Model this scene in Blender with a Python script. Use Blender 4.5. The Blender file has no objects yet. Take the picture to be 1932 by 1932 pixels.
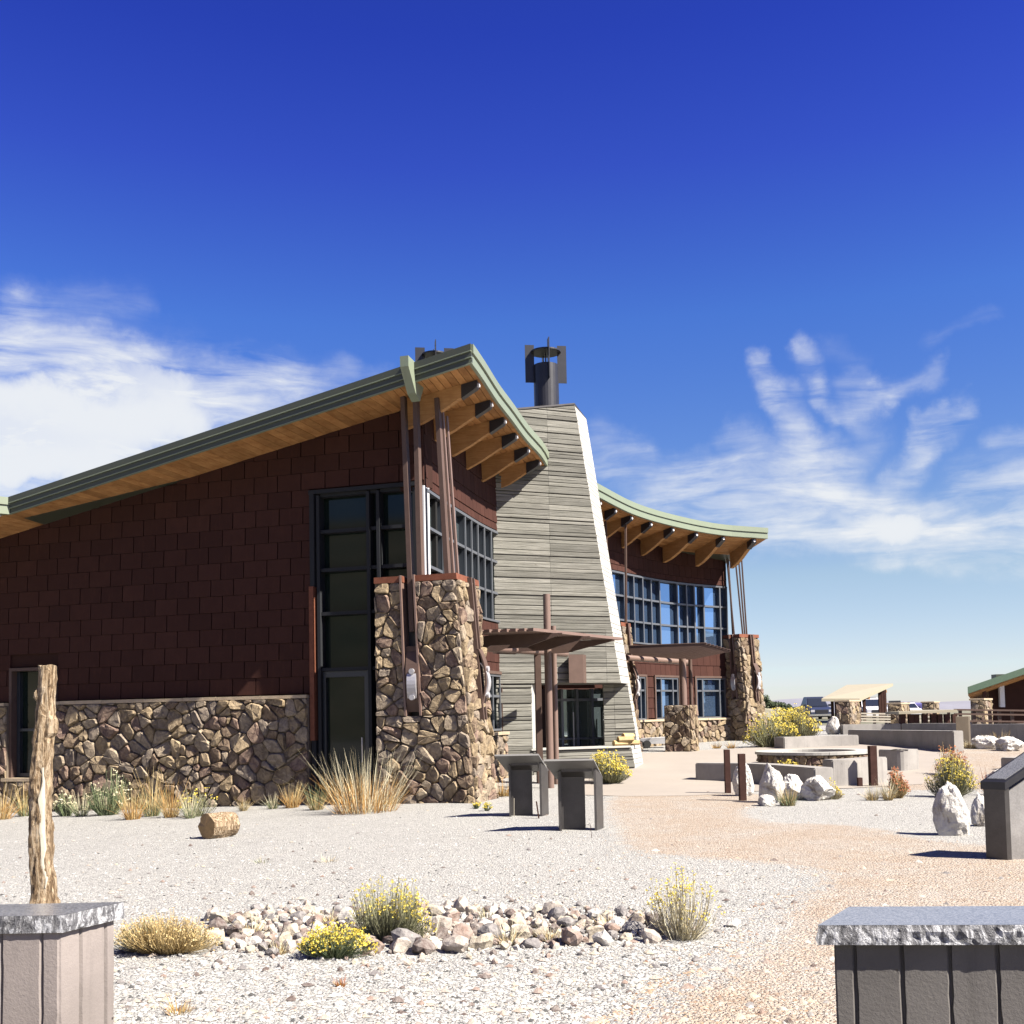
import bpy, math, random
import numpy as np
from mathutils import Vector, Matrix, noise
random.seed(7)
rng = random.Random(11)
scene = bpy.context.scene
COL = scene.collection
R = math.radians

# ------------------------------------------------------------------ camera
F = 2080.0 / 1932.0
PITCH, ROLL, EYE, SHIFT = R(3.0), R(1.15), 1.6, 277.7
fwd = Vector((0, math.cos(PITCH), math.sin(PITCH)))
up0 = Vector((0, -math.sin(PITCH), math.cos(PITCH)))
rt0 = Vector((1, 0, 0))
cup = up0 * math.cos(ROLL) + rt0 * math.sin(ROLL)
crt = rt0 * math.cos(ROLL) - up0 * math.sin(ROLL)
cam = bpy.data.cameras.new("camera")
cam.sensor_width = 36
cam.lens = 36 * F
cam.shift_y = SHIFT / 1932
cam.clip_start = 0.05
cam.clip_end = 90000
camo = bpy.data.objects.new("camera", cam)
COL.objects.link(camo)
m3 = Matrix((crt, cup, -fwd)).transposed()
camo.matrix_world = Matrix.Translation((0, 0, EYE)) @ m3.to_4x4()
scene.camera = camo
CAM = Vector((0, 0, EYE))

def ray(u, v):
    x = (u - 966) / 2080.0
    y = (966 - v + SHIFT) / 2080.0
    return (crt * x + cup * y + fwd).normalized()
def atY(u, v, Y):
    d = ray(u, v)
    return CAM + d * (Y / d.y)
def atZ(u, v, Z):
    d = ray(u, v)
    return CAM + d * ((Z - EYE) / d.z)
def sstep(a, b, x):
    t = min(1, max(0, (x - a) / (b - a)))
    return t * t * (3 - 2 * t)
def ghz(x, y):
    z = -0.032 * min(12, max(0, -x - 1.6)) * sstep(9, 21, y) * (1 - sstep(40, 70, y))
    r = 0.0
    if y > 25:
        r = 0.05 * (min(y, 34) - 25)
        if y > 34: r += 0.022 * (min(y, 41) - 34)
        if y > 41: r += 0.0068 * (min(y, 95) - 41)
    z += r * sstep(-4, 1, x)
    if y > 110: z -= 14 * sstep(110, 500, y)
    if y > 500: z -= 60 * sstep(500, 3000, y)
    return z
def onG(u, v, z0=0.0):
    d = ray(u, v)
    p = atZ(u, v, 0.0) if d.z < -0.002 else CAM + d * 300
    for k in range(14):
        g = ghz(p.x, p.y) + z0
        if d.z > -0.0005: break
        q = CAM + d * ((g - EYE) / d.z)
        if q.y < 0: q = CAM + d * 200
        p = p.lerp(q, 0.6)
    return p
def onV(u, v, p0, dr):
    """ray with the vertical plane through p0 (x,y) running along dr (x,y)"""
    d = ray(u, v)
    nx, ny = dr[1], -dr[0]
    t = ((p0[0]) * nx + (p0[1]) * ny) / (d.x * nx + d.y * ny)
    return CAM + d * t

# ------------------------------------------------------------------ light
SUN_AZ, SUN_EL = R(28.0), R(46.0)     # toward the right, slightly to the viewer's side
sdir = Vector((math.cos(SUN_AZ) * math.cos(SUN_EL), -math.sin(SUN_AZ) * math.cos(SUN_EL), math.sin(SUN_EL)))
sun = bpy.data.lights.new("sun", 'SUN')
sun.energy = 5.0
sun.angle = R(0.5)
sun.color = (1.0, 0.93, 0.82)
suno = bpy.data.objects.new("sun", sun)
COL.objects.link(suno)
suno.rotation_euler = (-sdir).to_track_quat('-Z', 'Y').to_euler()
suno.location = (30, -10, 40)
scene.view_settings.view_transform = 'Standard'
scene.view_settings.look = 'None'
scene.view_settings.exposure = 1.85
scene.view_settings.gamma = 1.0
scene.view_settings.use_curve_mapping = False

class NT:
    """tiny node-tree writer"""
    def __init__(s, tree): s.t = tree; s.n = tree.nodes; s.l = tree.links
    def node(s, typ, **kw):
        n = s.n.new(typ)
        for k, v in kw.items(): setattr(n, k, v)
        return n
    def put(s, sock, val):
        if isinstance(val, bpy.types.NodeSocket): s.l.new(val, sock)
        elif val is not None:
            if hasattr(sock.default_value, '__len__') and len(sock.default_value) == 4 and len(val) == 3: val = (*val, 1)
            sock.default_value = val
    def m(s, op, a, b=None, c=None, clamp=False):
        n = s.node('ShaderNodeMath', operation=op, use_clamp=clamp)
        s.put(n.inputs[0], a); s.put(n.inputs[1], b)
        if c is not None: s.put(n.inputs[2], c)
        return n.outputs[0]
    def mix(s, f, a, b, blend='MIX'):
        n = s.node('ShaderNodeMix', data_type='RGBA', blend_type=blend)
        s.put(n.inputs[0], f); s.put(n.inputs[6], a); s.put(n.inputs[7], b)
        return n.outputs[2]
    def noise(s, vec, scale, detail=4, rough=0.55, dist=0.0, dim='3D'):
        n = s.node('ShaderNodeTexNoise', noise_dimensions=dim)
        s.put(n.inputs['Vector'], vec)
        n.inputs['Scale'].default_value = scale; n.inputs['Detail'].default_value = detail
        n.inputs['Roughness'].default_value = rough; n.inputs['Distortion'].default_value = dist
        return n
    def vor(s, vec, scale, feature='F1', rnd=1.0):
        n = s.node('ShaderNodeTexVoronoi', feature=feature)
        s.put(n.inputs['Vector'], vec); n.inputs['Scale'].default_value = scale
        n.inputs['Randomness'].default_value = rnd
        return n
    def rng(s, v, a, b, c=0.0, d=1.0, mode='LINEAR'):
        n = s.node('ShaderNodeMapRange', interpolation_type=mode)
        s.put(n.inputs[0], v)
        n.inputs[1].default_value = a; n.inputs[2].default_value = b
        n.inputs[3].default_value = c; n.inputs[4].default_value = d
        return n.outputs[0]
    def ramp(s, f, stops, interp='LINEAR'):
        n = s.node('ShaderNodeValToRGB'); cr = n.color_ramp; cr.interpolation = interp
        while len(cr.elements) < len(stops): cr.elements.new(0.5)
        for e, (p, c) in zip(cr.elements, stops):
            e.position = p; e.color = (*c, 1) if len(c) == 3 else c
        s.put(n.inputs[0], f)
        return n.outputs[0]
    def comb(s, x, y, z=0.0):
        n = s.node('ShaderNodeCombineXYZ')
        s.put(n.inputs[0], x); s.put(n.inputs[1], y); s.put(n.inputs[2], z)
        return n.outputs[0]
    def scalev(s, vec, sc, rot=(0, 0, 0), loc=(0, 0, 0)):
        n = s.node('ShaderNodeMapping'); s.put(n.inputs[0], vec)
        n.inputs['Scale'].default_value = sc; n.inputs['Rotation'].default_value = rot; n.inputs['Location'].default_value = loc
        return n.outputs[0]

world = bpy.data.worlds.new("World")
scene.world = world
world.use_nodes = True
wt = NT(world.node_tree)
wt.n.clear()
sky = wt.node('ShaderNodeTexSky', sky_type='NISHITA')
sky.sun_disc = False
sky.sun_elevation = SUN_EL
sky.sun_rotation = math.atan2(sdir.x, sdir.y)
sky.altitude = 1700
sky.air_density = 1.0
sky.dust_density = 0.25
sky.ozone_density = 2.2
tc = wt.node('ShaderNodeTexCoord')
sep = wt.node('ShaderNodeSeparateXYZ'); wt.put(sep.inputs[0], tc.outputs['Generated'])
azn = wt.m('ARCTAN2', sep.outputs[0], sep.outputs[1])
eln = wt.m('ARCSINE', sep.outputs[2])
# warped sky coordinates for the cirrus
base = wt.comb(azn, eln)
w1 = wt.noise(base, 5.5, 3, 0.55)
w2 = wt.noise(base, 24, 5, 0.6)
def ctr(col, amp):
    n = wt.node('ShaderNodeVectorMath', operation='SUBTRACT'); wt.put(n.inputs[0], col); n.inputs[1].default_value = (.5, .5, .5)
    k = wt.node('ShaderNodeVectorMath', operation='SCALE'); wt.put(k.inputs[0], n.outputs[0]); k.inputs['Scale'].default_value = amp
    return k.outputs[0]
def vadd(a, b):
    n = wt.node('ShaderNodeVectorMath', operation='ADD'); wt.put(n.inputs[0], a); wt.put(n.inputs[1], b); return n.outputs[0]
warp = vadd(vadd(base, ctr(w1.outputs['Color'], 0.085)), ctr(w2.outputs['Color'], 0.045))
wsep = wt.node('ShaderNodeSeparateXYZ'); wt.put(wsep.inputs[0], warp)
wx, wy = wsep.outputs[0], wsep.outputs[1]
def azel(u, v):
    d = ray(u, v); return math.atan2(d.x, d.y), math.asin(d.z)
def capsule(u0, v0, u1, v1, rad, k):
    ax, ay = azel(u0, v0); bx, by = azel(u1, v1)
    dx, dy = bx - ax, by - ay; L2 = dx * dx + dy * dy + 1e-9
    px = wt.m('SUBTRACT', wx, ax); py = wt.m('SUBTRACT', wy, ay)
    t = wt.m('ADD', wt.m('MULTIPLY', px, dx / L2), wt.m('MULTIPLY', py, dy / L2), clamp=True)
    qx = wt.m('SUBTRACT', px, wt.m('MULTIPLY', t, dx)); qy = wt.m('SUBTRACT', py, wt.m('MULTIPLY', t, dy))
    d = wt.m('SQRT', wt.m('ADD', wt.m('MULTIPLY', qx, qx), wt.m('MULTIPLY', qy, qy)))
    return wt.rng(d, 0, rad / 2080.0, k, 0.0, 'SMOOTHSTEP')
caps = [
    # left bank
    (-250, 640, 60, 650, 110, .75), (-200, 760, 330, 800, 190, 1.0), (60, 610, 330, 740, 75, .62), (250, 700, 560, 740, 75, .6),
    (-200, 900, 200, 880, 170, 1.0), (300, 820, 520, 770, 120, .7), (520, 700, 640, 690, 50, .28), (40, 560, 240, 570, 55, .22), (600, 745, 700, 715, 50, .25),
    (-900, 820, -250, 760, 260, .9),
    # right band
    (1120, 880, 1300, 900, 70, .5), (1290, 920, 1550, 900, 90, .75), (1240, 980, 1700, 1000, 80, .85), (1500, 930, 1700, 990, 90, .7),
    (1650, 1000, 2100, 960, 85, .9), (1820, 900, 2100, 930, 60, .55), (1130, 820, 1180, 850, 60, .35), (1380, 1030, 1900, 1050, 45, .5),
    (2100, 900, 2900, 980, 120, .8),
    # wisps
    (1410, 690, 1440, 760, 32, .65), (1440, 760, 1500, 850, 34, .5), (1505, 650, 1545, 740, 30, .6), (1545, 740, 1570, 790, 26, .4), (1600, 720, 1640, 690, 30, .35),
    (1610, 780, 1680, 720, 36, .55), (1680, 720, 1790, 695, 28, .45), (1660, 930, 1740, 830, 38, .6), (1740, 830, 1840, 775, 34, .6),
    (1740, 780, 1800, 768, 24, .4), (1480, 740, 1520, 860, 30, .35), (1370, 830, 1400, 850, 36, .35), (1780, 630, 1890, 600, 22, .16), (1560, 960, 1640, 820, 45, .25),
    (1900, 840, 1960, 830, 40, .4), (1560, 640, 1640, 660, 40, .12),
]
acc = None
for c in caps:
    if c[4] < 40: c = c[:4] + (c[4] * 1.25, c[5] * .92)
    k = capsule(*c)
    acc = k if acc is None else wt.m('SUBTRACT', 1.0, wt.m('MULTIPLY', wt.m('SUBTRACT', 1.0, acc), wt.m('SUBTRACT', 1.0, k)))
fib = wt.noise(wt.scalev(vadd(base, ctr(w1.outputs['Color'], 0.03)), (9, 46, 1), (0, 0, R(-22))), 1.0, 6, 0.6, 0.4)
fibL = wt.noise(wt.scalev(vadd(base, ctr(w1.outputs['Color'], 0.03)), (9, 46, 1), (0, 0, R(27))), 1.0, 6, 0.6, 0.4)
fibm = wt.node('ShaderNodeMix', data_type='FLOAT'); wt.put(fibm.inputs[0], wt.rng(azn, -.12, .05)); wt.put(fibm.inputs[2], fibL.outputs[0]); wt.put(fibm.inputs[3], fib.outputs[0])
fib2 = wt.noise(warp, 7.0, 5, 0.55)
tex = wt.m('ADD', wt.rng(fibm.outputs[0], .34, .66, .10, 1.05), wt.rng(fib2.outputs[0], .35, .7, -.15, .3))
dens = wt.m('MULTIPLY', wt.m('POWER', acc, 1.15), tex)
dens = wt.m('MAXIMUM', dens, wt.rng(acc, .84, 1.0, 0, .95, 'SMOOTHSTEP'))
dens = wt.m('MINIMUM', dens, 0.95)
# general thin cirrus away from these, so the sky goes on round the horizon
gen = wt.noise(wt.scalev(tc.outputs['Generated'], (2.2, 2.2, 9)), 1.6, 6, .6, .6)
gmask = wt.m('MULTIPLY', wt.rng(gen.outputs[0], .52, .78, 0, .55), wt.rng(eln, .03, .22, 0, 1))
behind = wt.rng(wt.m('ABSOLUTE', azn), .75, 1.1, 0, 1, 'SMOOTHSTEP')
dens = wt.m('MAXIMUM', dens, wt.m('MULTIPLY', gmask, behind))
# sky colour: the physical sky, graded a little deeper as the photograph's processing does
hs = wt.node('ShaderNodeHueSaturation'); hs.inputs['Hue'].default_value = 0.52; hs.inputs['Saturation'].default_value = 1.28
wt.put(hs.inputs['Color'], sky.outputs[0])
k_ = .70 / 1.59
deep = wt.ramp(wt.rng(eln, -0.02, 1.57), [(.03 * k_, (.98, .92, 1.22)), (.08 * k_, (1.22, 1.08, 1.14)), (.2 * k_, (1.85, 1.50, 1.10)), (.36 * k_, (1.42, 1.40, 1.34)), (.524 * k_, (1.24, 1.40, 1.58)), (.7 * k_, (.95, .86, 1.60)), (.84 * k_, (.72, .66, 1.50)), (.62, (.5, .5, 1.0)), (1, (.42, .45, .8))])
skyc = wt.mix(1.0, wt.mix(1.0, hs.outputs[0], deep, 'MULTIPLY'), (.637, .637, .637), 'MULTIPLY')
cloudc = (4.72, 4.86, 5.02)
final = wt.mix(dens, skyc, cloudc)
bg = wt.node('ShaderNodeBackground'); wt.put(bg.inputs[0], final); bg.inputs[1].default_value = 0.0505
wo = wt.node('ShaderNodeOutputWorld'); wt.l.new(bg.outputs[0], wo.inputs[0])

# ------------------------------------------------------------------ materials
MATS = {}
def new_mat(name):
    m = bpy.data.materials.new(name); m.use_nodes = True
    t = NT(m.node_tree); t.n.clear()
    out = t.node('ShaderNodeOutputMaterial')
    b = t.node('ShaderNodeBsdfPrincipled'); t.l.new(b.outputs[0], out.inputs[0])
    MATS[name] = m
    return t, b
def bump(t, b, h, strength, dist=0.02):
    n = t.node('ShaderNodeBump'); n.inputs['Strength'].default_value = strength; n.inputs['Distance'].default_value = dist
    t.put(n.inputs['Height'], h); t.l.new(n.outputs[0], b.inputs['Normal'])
def rand(t):
    oi = t.node('ShaderNodeObjectInfo'); g = t.node('ShaderNodeNewGeometry')
    return t.m('FRACT', t.m('ADD', t.m('MULTIPLY', oi.outputs['Random'], 7.31), g.outputs['Random Per Island']))
def objc(t): return t.node('ShaderNodeTexCoord').outputs['Object']
def pos(t): return t.node('ShaderNodeNewGeometry').outputs['Position']

def simple(name, col, rough=0.6, metal=0.0, var=0.15, nscale=3.0, bstr=0.15, fine=60.0, tint=0.0, spec=0.5):
    """base colour broken up at two scales, with fine relief"""
    t, b = new_mat(name); p = pos(t)
    n1 = t.noise(p, nscale, 5, .6); n2 = t.noise(p, fine, 3, .6)
    f = t.m('ADD', t.m('MULTIPLY', n1.outputs[0], .65), t.m('MULTIPLY', n2.outputs[0], .35))
    k = t.rng(f, .3, .7, 1 - var, 1 + var)
    if tint:
        k = t.m('MULTIPLY', k, t.rng(rand(t), 0, 1, 1 - tint, 1 + tint))
    vm = t.node('ShaderNodeVectorMath', operation='SCALE'); vm.inputs[0].default_value = col; t.put(vm.inputs['Scale'], k)
    t.l.new(vm.outputs[0], b.inputs['Base Color'])
    b.inputs['Roughness'].default_value = rough; b.inputs['Metallic'].default_value = metal
    b.inputs['Specular IOR Level'].default_value = spec
    if bstr: bump(t, b, n2.outputs[0], bstr, 0.01)
    return MATS[name]

def mat_gravel(name, stops, dark, blend=None):
    t, b = new_mat(name); p = pos(t)
    v1 = t.vor(p, 42); v2 = t.vor(p, 95); n = t.noise(p, .9, 6, .6)
    vc = t.node('ShaderNodeSeparateColor'); t.put(vc.inputs[0], v1.outputs['Color'])
    c1 = t.ramp(vc.outputs[0], stops)
    if blend:
        at = t.node('ShaderNodeAttribute', attribute_name='edge'); nb = t.noise(p, 3.0, 6, .65)
        k = t.m('ADD', t.m('ADD', t.m('MULTIPLY', at.outputs['Fac'], 2.0), -.75), t.m('ADD', t.m('MULTIPLY', nb.outputs[0], 1.0), t.m('MULTIPLY', vc.outputs[1], .55)))
        k = t.rng(k, .45, .8, 0, 1, 'SMOOTHSTEP')
        npz = t.noise(p, .9, 5, .65); k = t.m('MULTIPLY', k, t.rng(npz.outputs[0], .36, .58, .62, 1.0))
        c1 = t.mix(k, t.ramp(vc.outputs[0], blend[0]), c1); dark = t.mix(k, blend[1], dark)
    v3 = t.vor(p, 9); sc3 = t.node('ShaderNodeSeparateColor'); t.put(sc3.inputs[0], v3.outputs['Color'])
    c = t.mix(t.rng(n.outputs[0], .35, .75, 0, .4), c1, t.mix(.4, c1, dark))
    c = t.mix(t.rng(v2.outputs['Distance'], .35, .75, 0, .32), c, dark)
    c = t.mix(t.m('MULTIPLY', t.rng(v3.outputs['Distance'], .0, .16, 1, 0), t.rng(sc3.outputs[1], .6, .75)), c, (.09, .085, .085))
    t.l.new(c, b.inputs['Base Color']); b.inputs['Roughness'].default_value = .9
    b.inputs['Specular IOR Level'].default_value = .2
    h = t.m('ADD', t.m('MULTIPLY', v1.outputs['Distance'], -1.0), t.m('MULTIPLY', v2.outputs['Distance'], -.5))
    bump(t, b, h, .9, .02)
GR = ([(0, (.22, .215, .21)), (.12, (.36, .352, .34)), (.5, (.445, .435, .41)), (1, (.56, .55, .52))], (.23, .222, .208))
mat_gravel('gravel', *GR)
mat_gravel('red_gravel', [(0, (.26, .165, .115)), (.15, (.40, .32, .25)), (.55, (.455, .382, .308)), (1, (.53, .47, .405))], (.28, .215, .16), GR)

def mat_far_ground():
    t, b = new_mat('valley'); p = pos(t)
    n = t.noise(p, .035, 9, .72); n2 = t.noise(p, .4, 6, .6)
    c = t.ramp(n.outputs[0], [(.36, (.05, .06, .035)), (.5, (.15, .14, .09)), (.62, (.32, .28, .20))])
    c = t.mix(t.rng(n2.outputs[0], .5, .62), c, (.12, .13, .08))
    t.l.new(c, b.inputs['Base Color']); b.inputs['Roughness'].default_value = 1
mat_far_ground()

def mat_stone():
    t, b = new_mat('stone'); p = pos(t); r = rand(t)
    c = t.ramp(r, [(0, (.20, .135, .095)), (.16, (.38, .285, .17)), (.33, (.30, .25, .21)), (.5, (.47, .36, .225)), (.62, (.26, .165, .14)), (.75, (.44, .36, .27)), (.9, (.31, .235, .15)), (1, (.52, .43, .31))], 'CONSTANT')
    n = t.noise(p, 9, 7, .65, .6); n2 = t.noise(p, 45, 4, .7)
    c = t.mix(t.rng(n.outputs[0], .38, .62), t.mix(.55, c, (.08, .06, .05)), t.mix(.4, c, (.46, .37, .25)))
    t.l.new(c, b.inputs['Base Color']); b.inputs['Roughness'].default_value = .85
    h = t.m('ADD', n.outputs[0], t.m('MULTIPLY', n2.outputs[0], .35))
    bump(t, b, h, .9, .05)
mat_stone()
simple('mortar', (.17, .135, .105), .95, var=.3, fine=80, bstr=.4)
simple('cap_stone', (.47, .37, .25), .8, var=.25, nscale=6, fine=40, bstr=.5, tint=.1)

def mat_boulder():
    t, b = new_mat('boulder'); p = pos(t)
    n = t.noise(p, 2.6, 8, .68, .8); n2 = t.noise(p, 22, 6, .7)
    c = t.ramp(n.outputs[0], [(.26, (.18, .15, .12)), (.37, (.48, .43, .36)), (.46, (.78, .75, .70)), (.75, (.88, .86, .82))])
    c = t.mix(t.rng(n2.outputs[0], .60, .74, 0, .6), c, (.26, .22, .18))
    t.l.new(c, b.inputs['Base Color']); b.inputs['Roughness'].default_value = .9
    bump(t, b, t.m('ADD', n.outputs[0], t.m('MULTIPLY', n2.outputs[0], .4)), 1.0, .10)
mat_boulder()
def mat_rock():
    t, b = new_mat('rock'); p = pos(t); r = rand(t)
    c = t.ramp(r, [(0, (.13, .095, .085)), (.16, (.42, .36, .31)), (.3, (.55, .52, .48)), (.44, (.28, .20, .165)), (.58, (.46, .38, .31)), (.70, (.20, .185, .185)), (.82, (.45, .39, .30)), (1, (.5, .47, .43))], 'CONSTANT')
    n = t.noise(p, 16, 6, .65)
    c = t.mix(t.rng(n.outputs[0], .4, .65, 0, .4), c, (.55, .52, .48))
    t.l.new(c, b.inputs['Base Color']); b.inputs['Roughness'].default_value = .9
    bump(t, b, n.outputs[0], .7, .03)
mat_rock()
def mat_pebble(name, stops):
    t, b = new_mat(name); r = rand(t)
    t.l.new(t.ramp(r, stops, 'CONSTANT'), b.inputs['Base Color']); b.inputs['Roughness'].default_value = .9
mat_pebble('pebble', [(0, (.09, .09, .09)), (.07, (.33, .33, .32)), (.3, (.47, .465, .45)), (.6, (.56, .55, .53)), (.88, (.40, .37, .33))])
mat_pebble('red_pebble', [(0, (.22, .125, .08)), (.10, (.36, .25, .17)), (.45, (.46, .37, .275)), (.8, (.54, .47, .385))])

simple('brown_concrete', (.13, .105, .08), .9, var=.15)
simple('panel_grey', (.16, .155, .15), .5, var=.15)
simple('dark_green_roof', (.07, .12, .075), .5, var=.1)
def mat_tower():
    t, b = new_mat('weathered_board'); o = pos(t); r = rand(t)
    st = t.noise(t.scalev(o, (1.2, 1.2, 26)), 1.0, 7, .68, .3)
    bl = t.noise(o, 1.1, 5, .6); fine = t.noise(t.scalev(o, (5, 5, 90)), 1.0, 5, .7)
    kn = t.vor(t.scalev(o, (1.6, 1.6, 5)), 1.0)
    c = t.ramp(st.outputs[0], [(.28, (.085, .083, .072)), (.45, (.185, .180, .158)), (.62, (.265, .257, .23)), (.8, (.36, .348, .315))])
    c = t.mix(t.rng(bl.outputs[0], .35, .7, 0, .55), c, (.22, .215, .18), 'MULTIPLY') if False else t.mix(t.rng(bl.outputs[0], .42, .72, 0, .5), c, (.185, .185, .16))
    c = t.mix(t.rng(kn.outputs['Distance'], .02, .06, .8, 0), c, (.09, .08, .06))
    hsv = t.node('ShaderNodeHueSaturation'); t.put(hsv.inputs['Color'], c); t.put(hsv.inputs['Value'], t.rng(r, 0, 1, .72, 1.25))
    t.l.new(hsv.outputs[0], b.inputs['Base Color']); b.inputs['Roughness'].default_value = .85
    bump(t, b, t.m('ADD', st.outputs[0], t.m('MULTIPLY', fine.outputs[0], .5)), .7, .02)
mat_tower()
simple('tower_gap', (.11, .105, .095), .95)
simple('pale_concrete', (.46, .45, .42), .85, var=.16, nscale=1.5, fine=50, bstr=.3)

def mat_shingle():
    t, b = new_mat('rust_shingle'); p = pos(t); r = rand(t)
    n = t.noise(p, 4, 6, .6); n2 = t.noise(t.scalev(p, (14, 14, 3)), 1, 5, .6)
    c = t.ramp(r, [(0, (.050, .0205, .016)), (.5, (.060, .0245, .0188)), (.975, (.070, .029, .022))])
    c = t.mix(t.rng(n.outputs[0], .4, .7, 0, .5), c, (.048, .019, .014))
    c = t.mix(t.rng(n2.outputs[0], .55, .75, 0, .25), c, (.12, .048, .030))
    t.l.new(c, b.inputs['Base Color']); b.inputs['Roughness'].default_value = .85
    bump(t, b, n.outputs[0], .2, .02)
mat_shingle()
simple('shingle_backing', (.045, .02, .015), .9)
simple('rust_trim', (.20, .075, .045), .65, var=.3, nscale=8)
simple('steel_brown', (.12, .08, .066), .5, var=.15, nscale=5, bstr=.1)
simple('pipe_brown', (.20, .13, .105), .5, var=.10, nscale=5, bstr=.1)
simple('rusted_post', (.065, .032, .026), .85, var=.3, nscale=9)
simple('black_steel', (.022, .022, .028), .42, var=.3, nscale=6, bstr=.1)
simple('dark_metal', (.075, .07, .068), .38, metal=.6, var=.25, nscale=4, bstr=.06)
simple('panel_metal', (.30, .29, .28), .45, metal=.6, var=.35, nscale=2.5, bstr=.06)
simple('silver', (.55, .54, .56), .35, metal=.3, var=.1)
simple('green_metal', (.062, .070, .048), .42, var=.06, nscale=2, bstr=.04)
simple('green_trim_lit', (.22, .26, .185), .45, var=.06, nscale=2, bstr=.04)  # drip edges, and sunlit fascias with the light put into a paler green
simple('mullion', (.13, .14, .16), .4, metal=.2, var=.06)
simple('frame_dark', (.022, .024, .028), .7, var=.06, spec=.2)
simple('mullion_dark', (.03, .035, .045), .4, var=.06)
simple('interior', (.02, .02, .02), .9)
simple('white_panel', (.72, .72, .74), .5, var=.05)

def mat_wood(name, a, bcol, tint=.12, grain=(3, 3, 40)):
    t, b = new_mat(name); p = pos(t); r = rand(t)
    n = t.noise(t.scalev(p, grain), 1.0, 6, .6, .5); n2 = t.noise(p, 3.0, 4, .6)
    c = t.mix(t.rng(n.outputs[0], .35, .65), a, bcol)
    c = t.mix(t.rng(n2.outputs[0], .45, .7, 0, .4), c, tuple(x * .6 for x in a))
    hsv = t.node('ShaderNodeHueSaturation'); t.put(hsv.inputs['Color'], c); t.put(hsv.inputs['Value'], t.rng(r, 0, 1, 1 - tint, 1 + tint))
    t.l.new(hsv.outputs[0], b.inputs['Base Color']); b.inputs['Roughness'].default_value = .6
    bump(t, b, n.outputs[0], .2, .01)
mat_wood('soffit_wood', (.42, .20, .075), (.58, .31, .125), .20)
mat_wood('rafter_wood', (.46, .235, .09), (.60, .335, .14), .06)
mat_wood('firewood', (.50, .33, .13), (.66, .48, .22), .25, (20, 4, 20))

def mat_bark():
    t, b = new_mat('bark'); o = objc(t)
    n = t.noise(t.scalev(o, (30, 30, 5)), 1.0, 8, .7, 1.2); n2 = t.noise(o, 5, 4, .6)
    c = t.ramp(n.outputs[0], [(.34, (.07, .045, .03)), (.46, (.25, .17, .10)), (.54, (.50, .38, .25)), (.7, (.62, .52, .40))])
    t.l.new(c, b.inputs['Base Color']); b.inputs['Roughness'].default_value = .9
    bump(t, b, n.outputs[0], 1.0, .04)
mat_bark()
simple('bare_wood', (.50, .45, .36), .8, var=.12, nscale=6)
simple('cut_log', (.40, .25, .10), .85, var=.35, nscale=9, bstr=.6, fine=40)

def mat_conc(name, col, pits=.06):
    t, b = new_mat(name); p = pos(t)
    n = t.noise(p, 1.6, 6, .65); n2 = t.noise(p, 60, 4, .7); v = t.vor(p, 7.5)
    c = t.mix(t.rng(n.outputs[0], .35, .7), tuple(x * .82 for x in col), tuple(min(1, x * 1.1) for x in col))
    sc = t.node('ShaderNodeSeparateColor'); t.put(sc.inputs[0], v.outputs['Color'])
    n3 = t.noise(p, 40, 3, .6)
    pd = t.m('ADD', v.outputs['Distance'], t.m('MULTIPLY', n3.outputs[0], .12))
    hole = t.m('MULTIPLY', t.rng(pd, .09, .115 + pits * .3, 1, 0), t.rng(sc.outputs[0], .4, .45))
    c = t.mix(hole, c, tuple(x * .18 for x in col))
    dr = t.noise(t.scalev(p, (9, 9, .8)), 1.0, 5, .65, .6); c = t.mix(t.rng(dr.outputs[0], .52, .72, 0, .45), c, tuple(x * .55 for x in col))
    t.l.new(c, b.inputs['Base Color']); b.inputs['Roughness'].default_value = .8
    bump(t, b, t.m('SUBTRACT', t.m('MULTIPLY', n2.outputs[0], .4), hole), .5, .015)
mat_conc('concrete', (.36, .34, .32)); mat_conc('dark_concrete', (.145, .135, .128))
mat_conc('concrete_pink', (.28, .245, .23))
simple('patio_concrete', (.33, .29, .25), .85, var=.10, nscale=.6, fine=30, bstr=.15)
def mat_granite():
    t, b = new_mat('granite'); p = pos(t)
    n = t.noise(p, 90, 4, .8); n2 = t.noise(p, 3, 4, .6)
    c = t.ramp(n.outputs[0], [(.36, (.06, .065, .075)), (.48, (.17, .175, .19)), (.6, (.27, .275, .295))])
    c = t.mix(t.rng(n2.outputs[0], .4, .7, 0, .3), c, (.28, .29, .31))
    t.l.new(c, b.inputs['Base Color']); b.inputs['Roughness'].default_value = .24
    b.inputs['Specular IOR Level'].default_value = .75
mat_granite()
def mat_chisel():
    t, b = new_mat('chiselled_granite'); p = pos(t)
    n = t.noise(t.scalev(p, (22, 22, 9)), 1.0, 6, .7, .8); n2 = t.noise(p, 120, 3, .7)
    c = t.ramp(n.outputs[0], [(.38, (.07, .07, .08)), (.5, (.20, .20, .215)), (.58, (.62, .63, .66)), (.7, (.30, .30, .32))])
    t.l.new(c, b.inputs['Base Color']); b.inputs['Roughness'].default_value = .6
    bump(t, b, t.m('ADD', n.outputs[0], t.m('MULTIPLY', n2.outputs[0], .3)), 1.0, .03)
mat_chisel()

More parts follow.
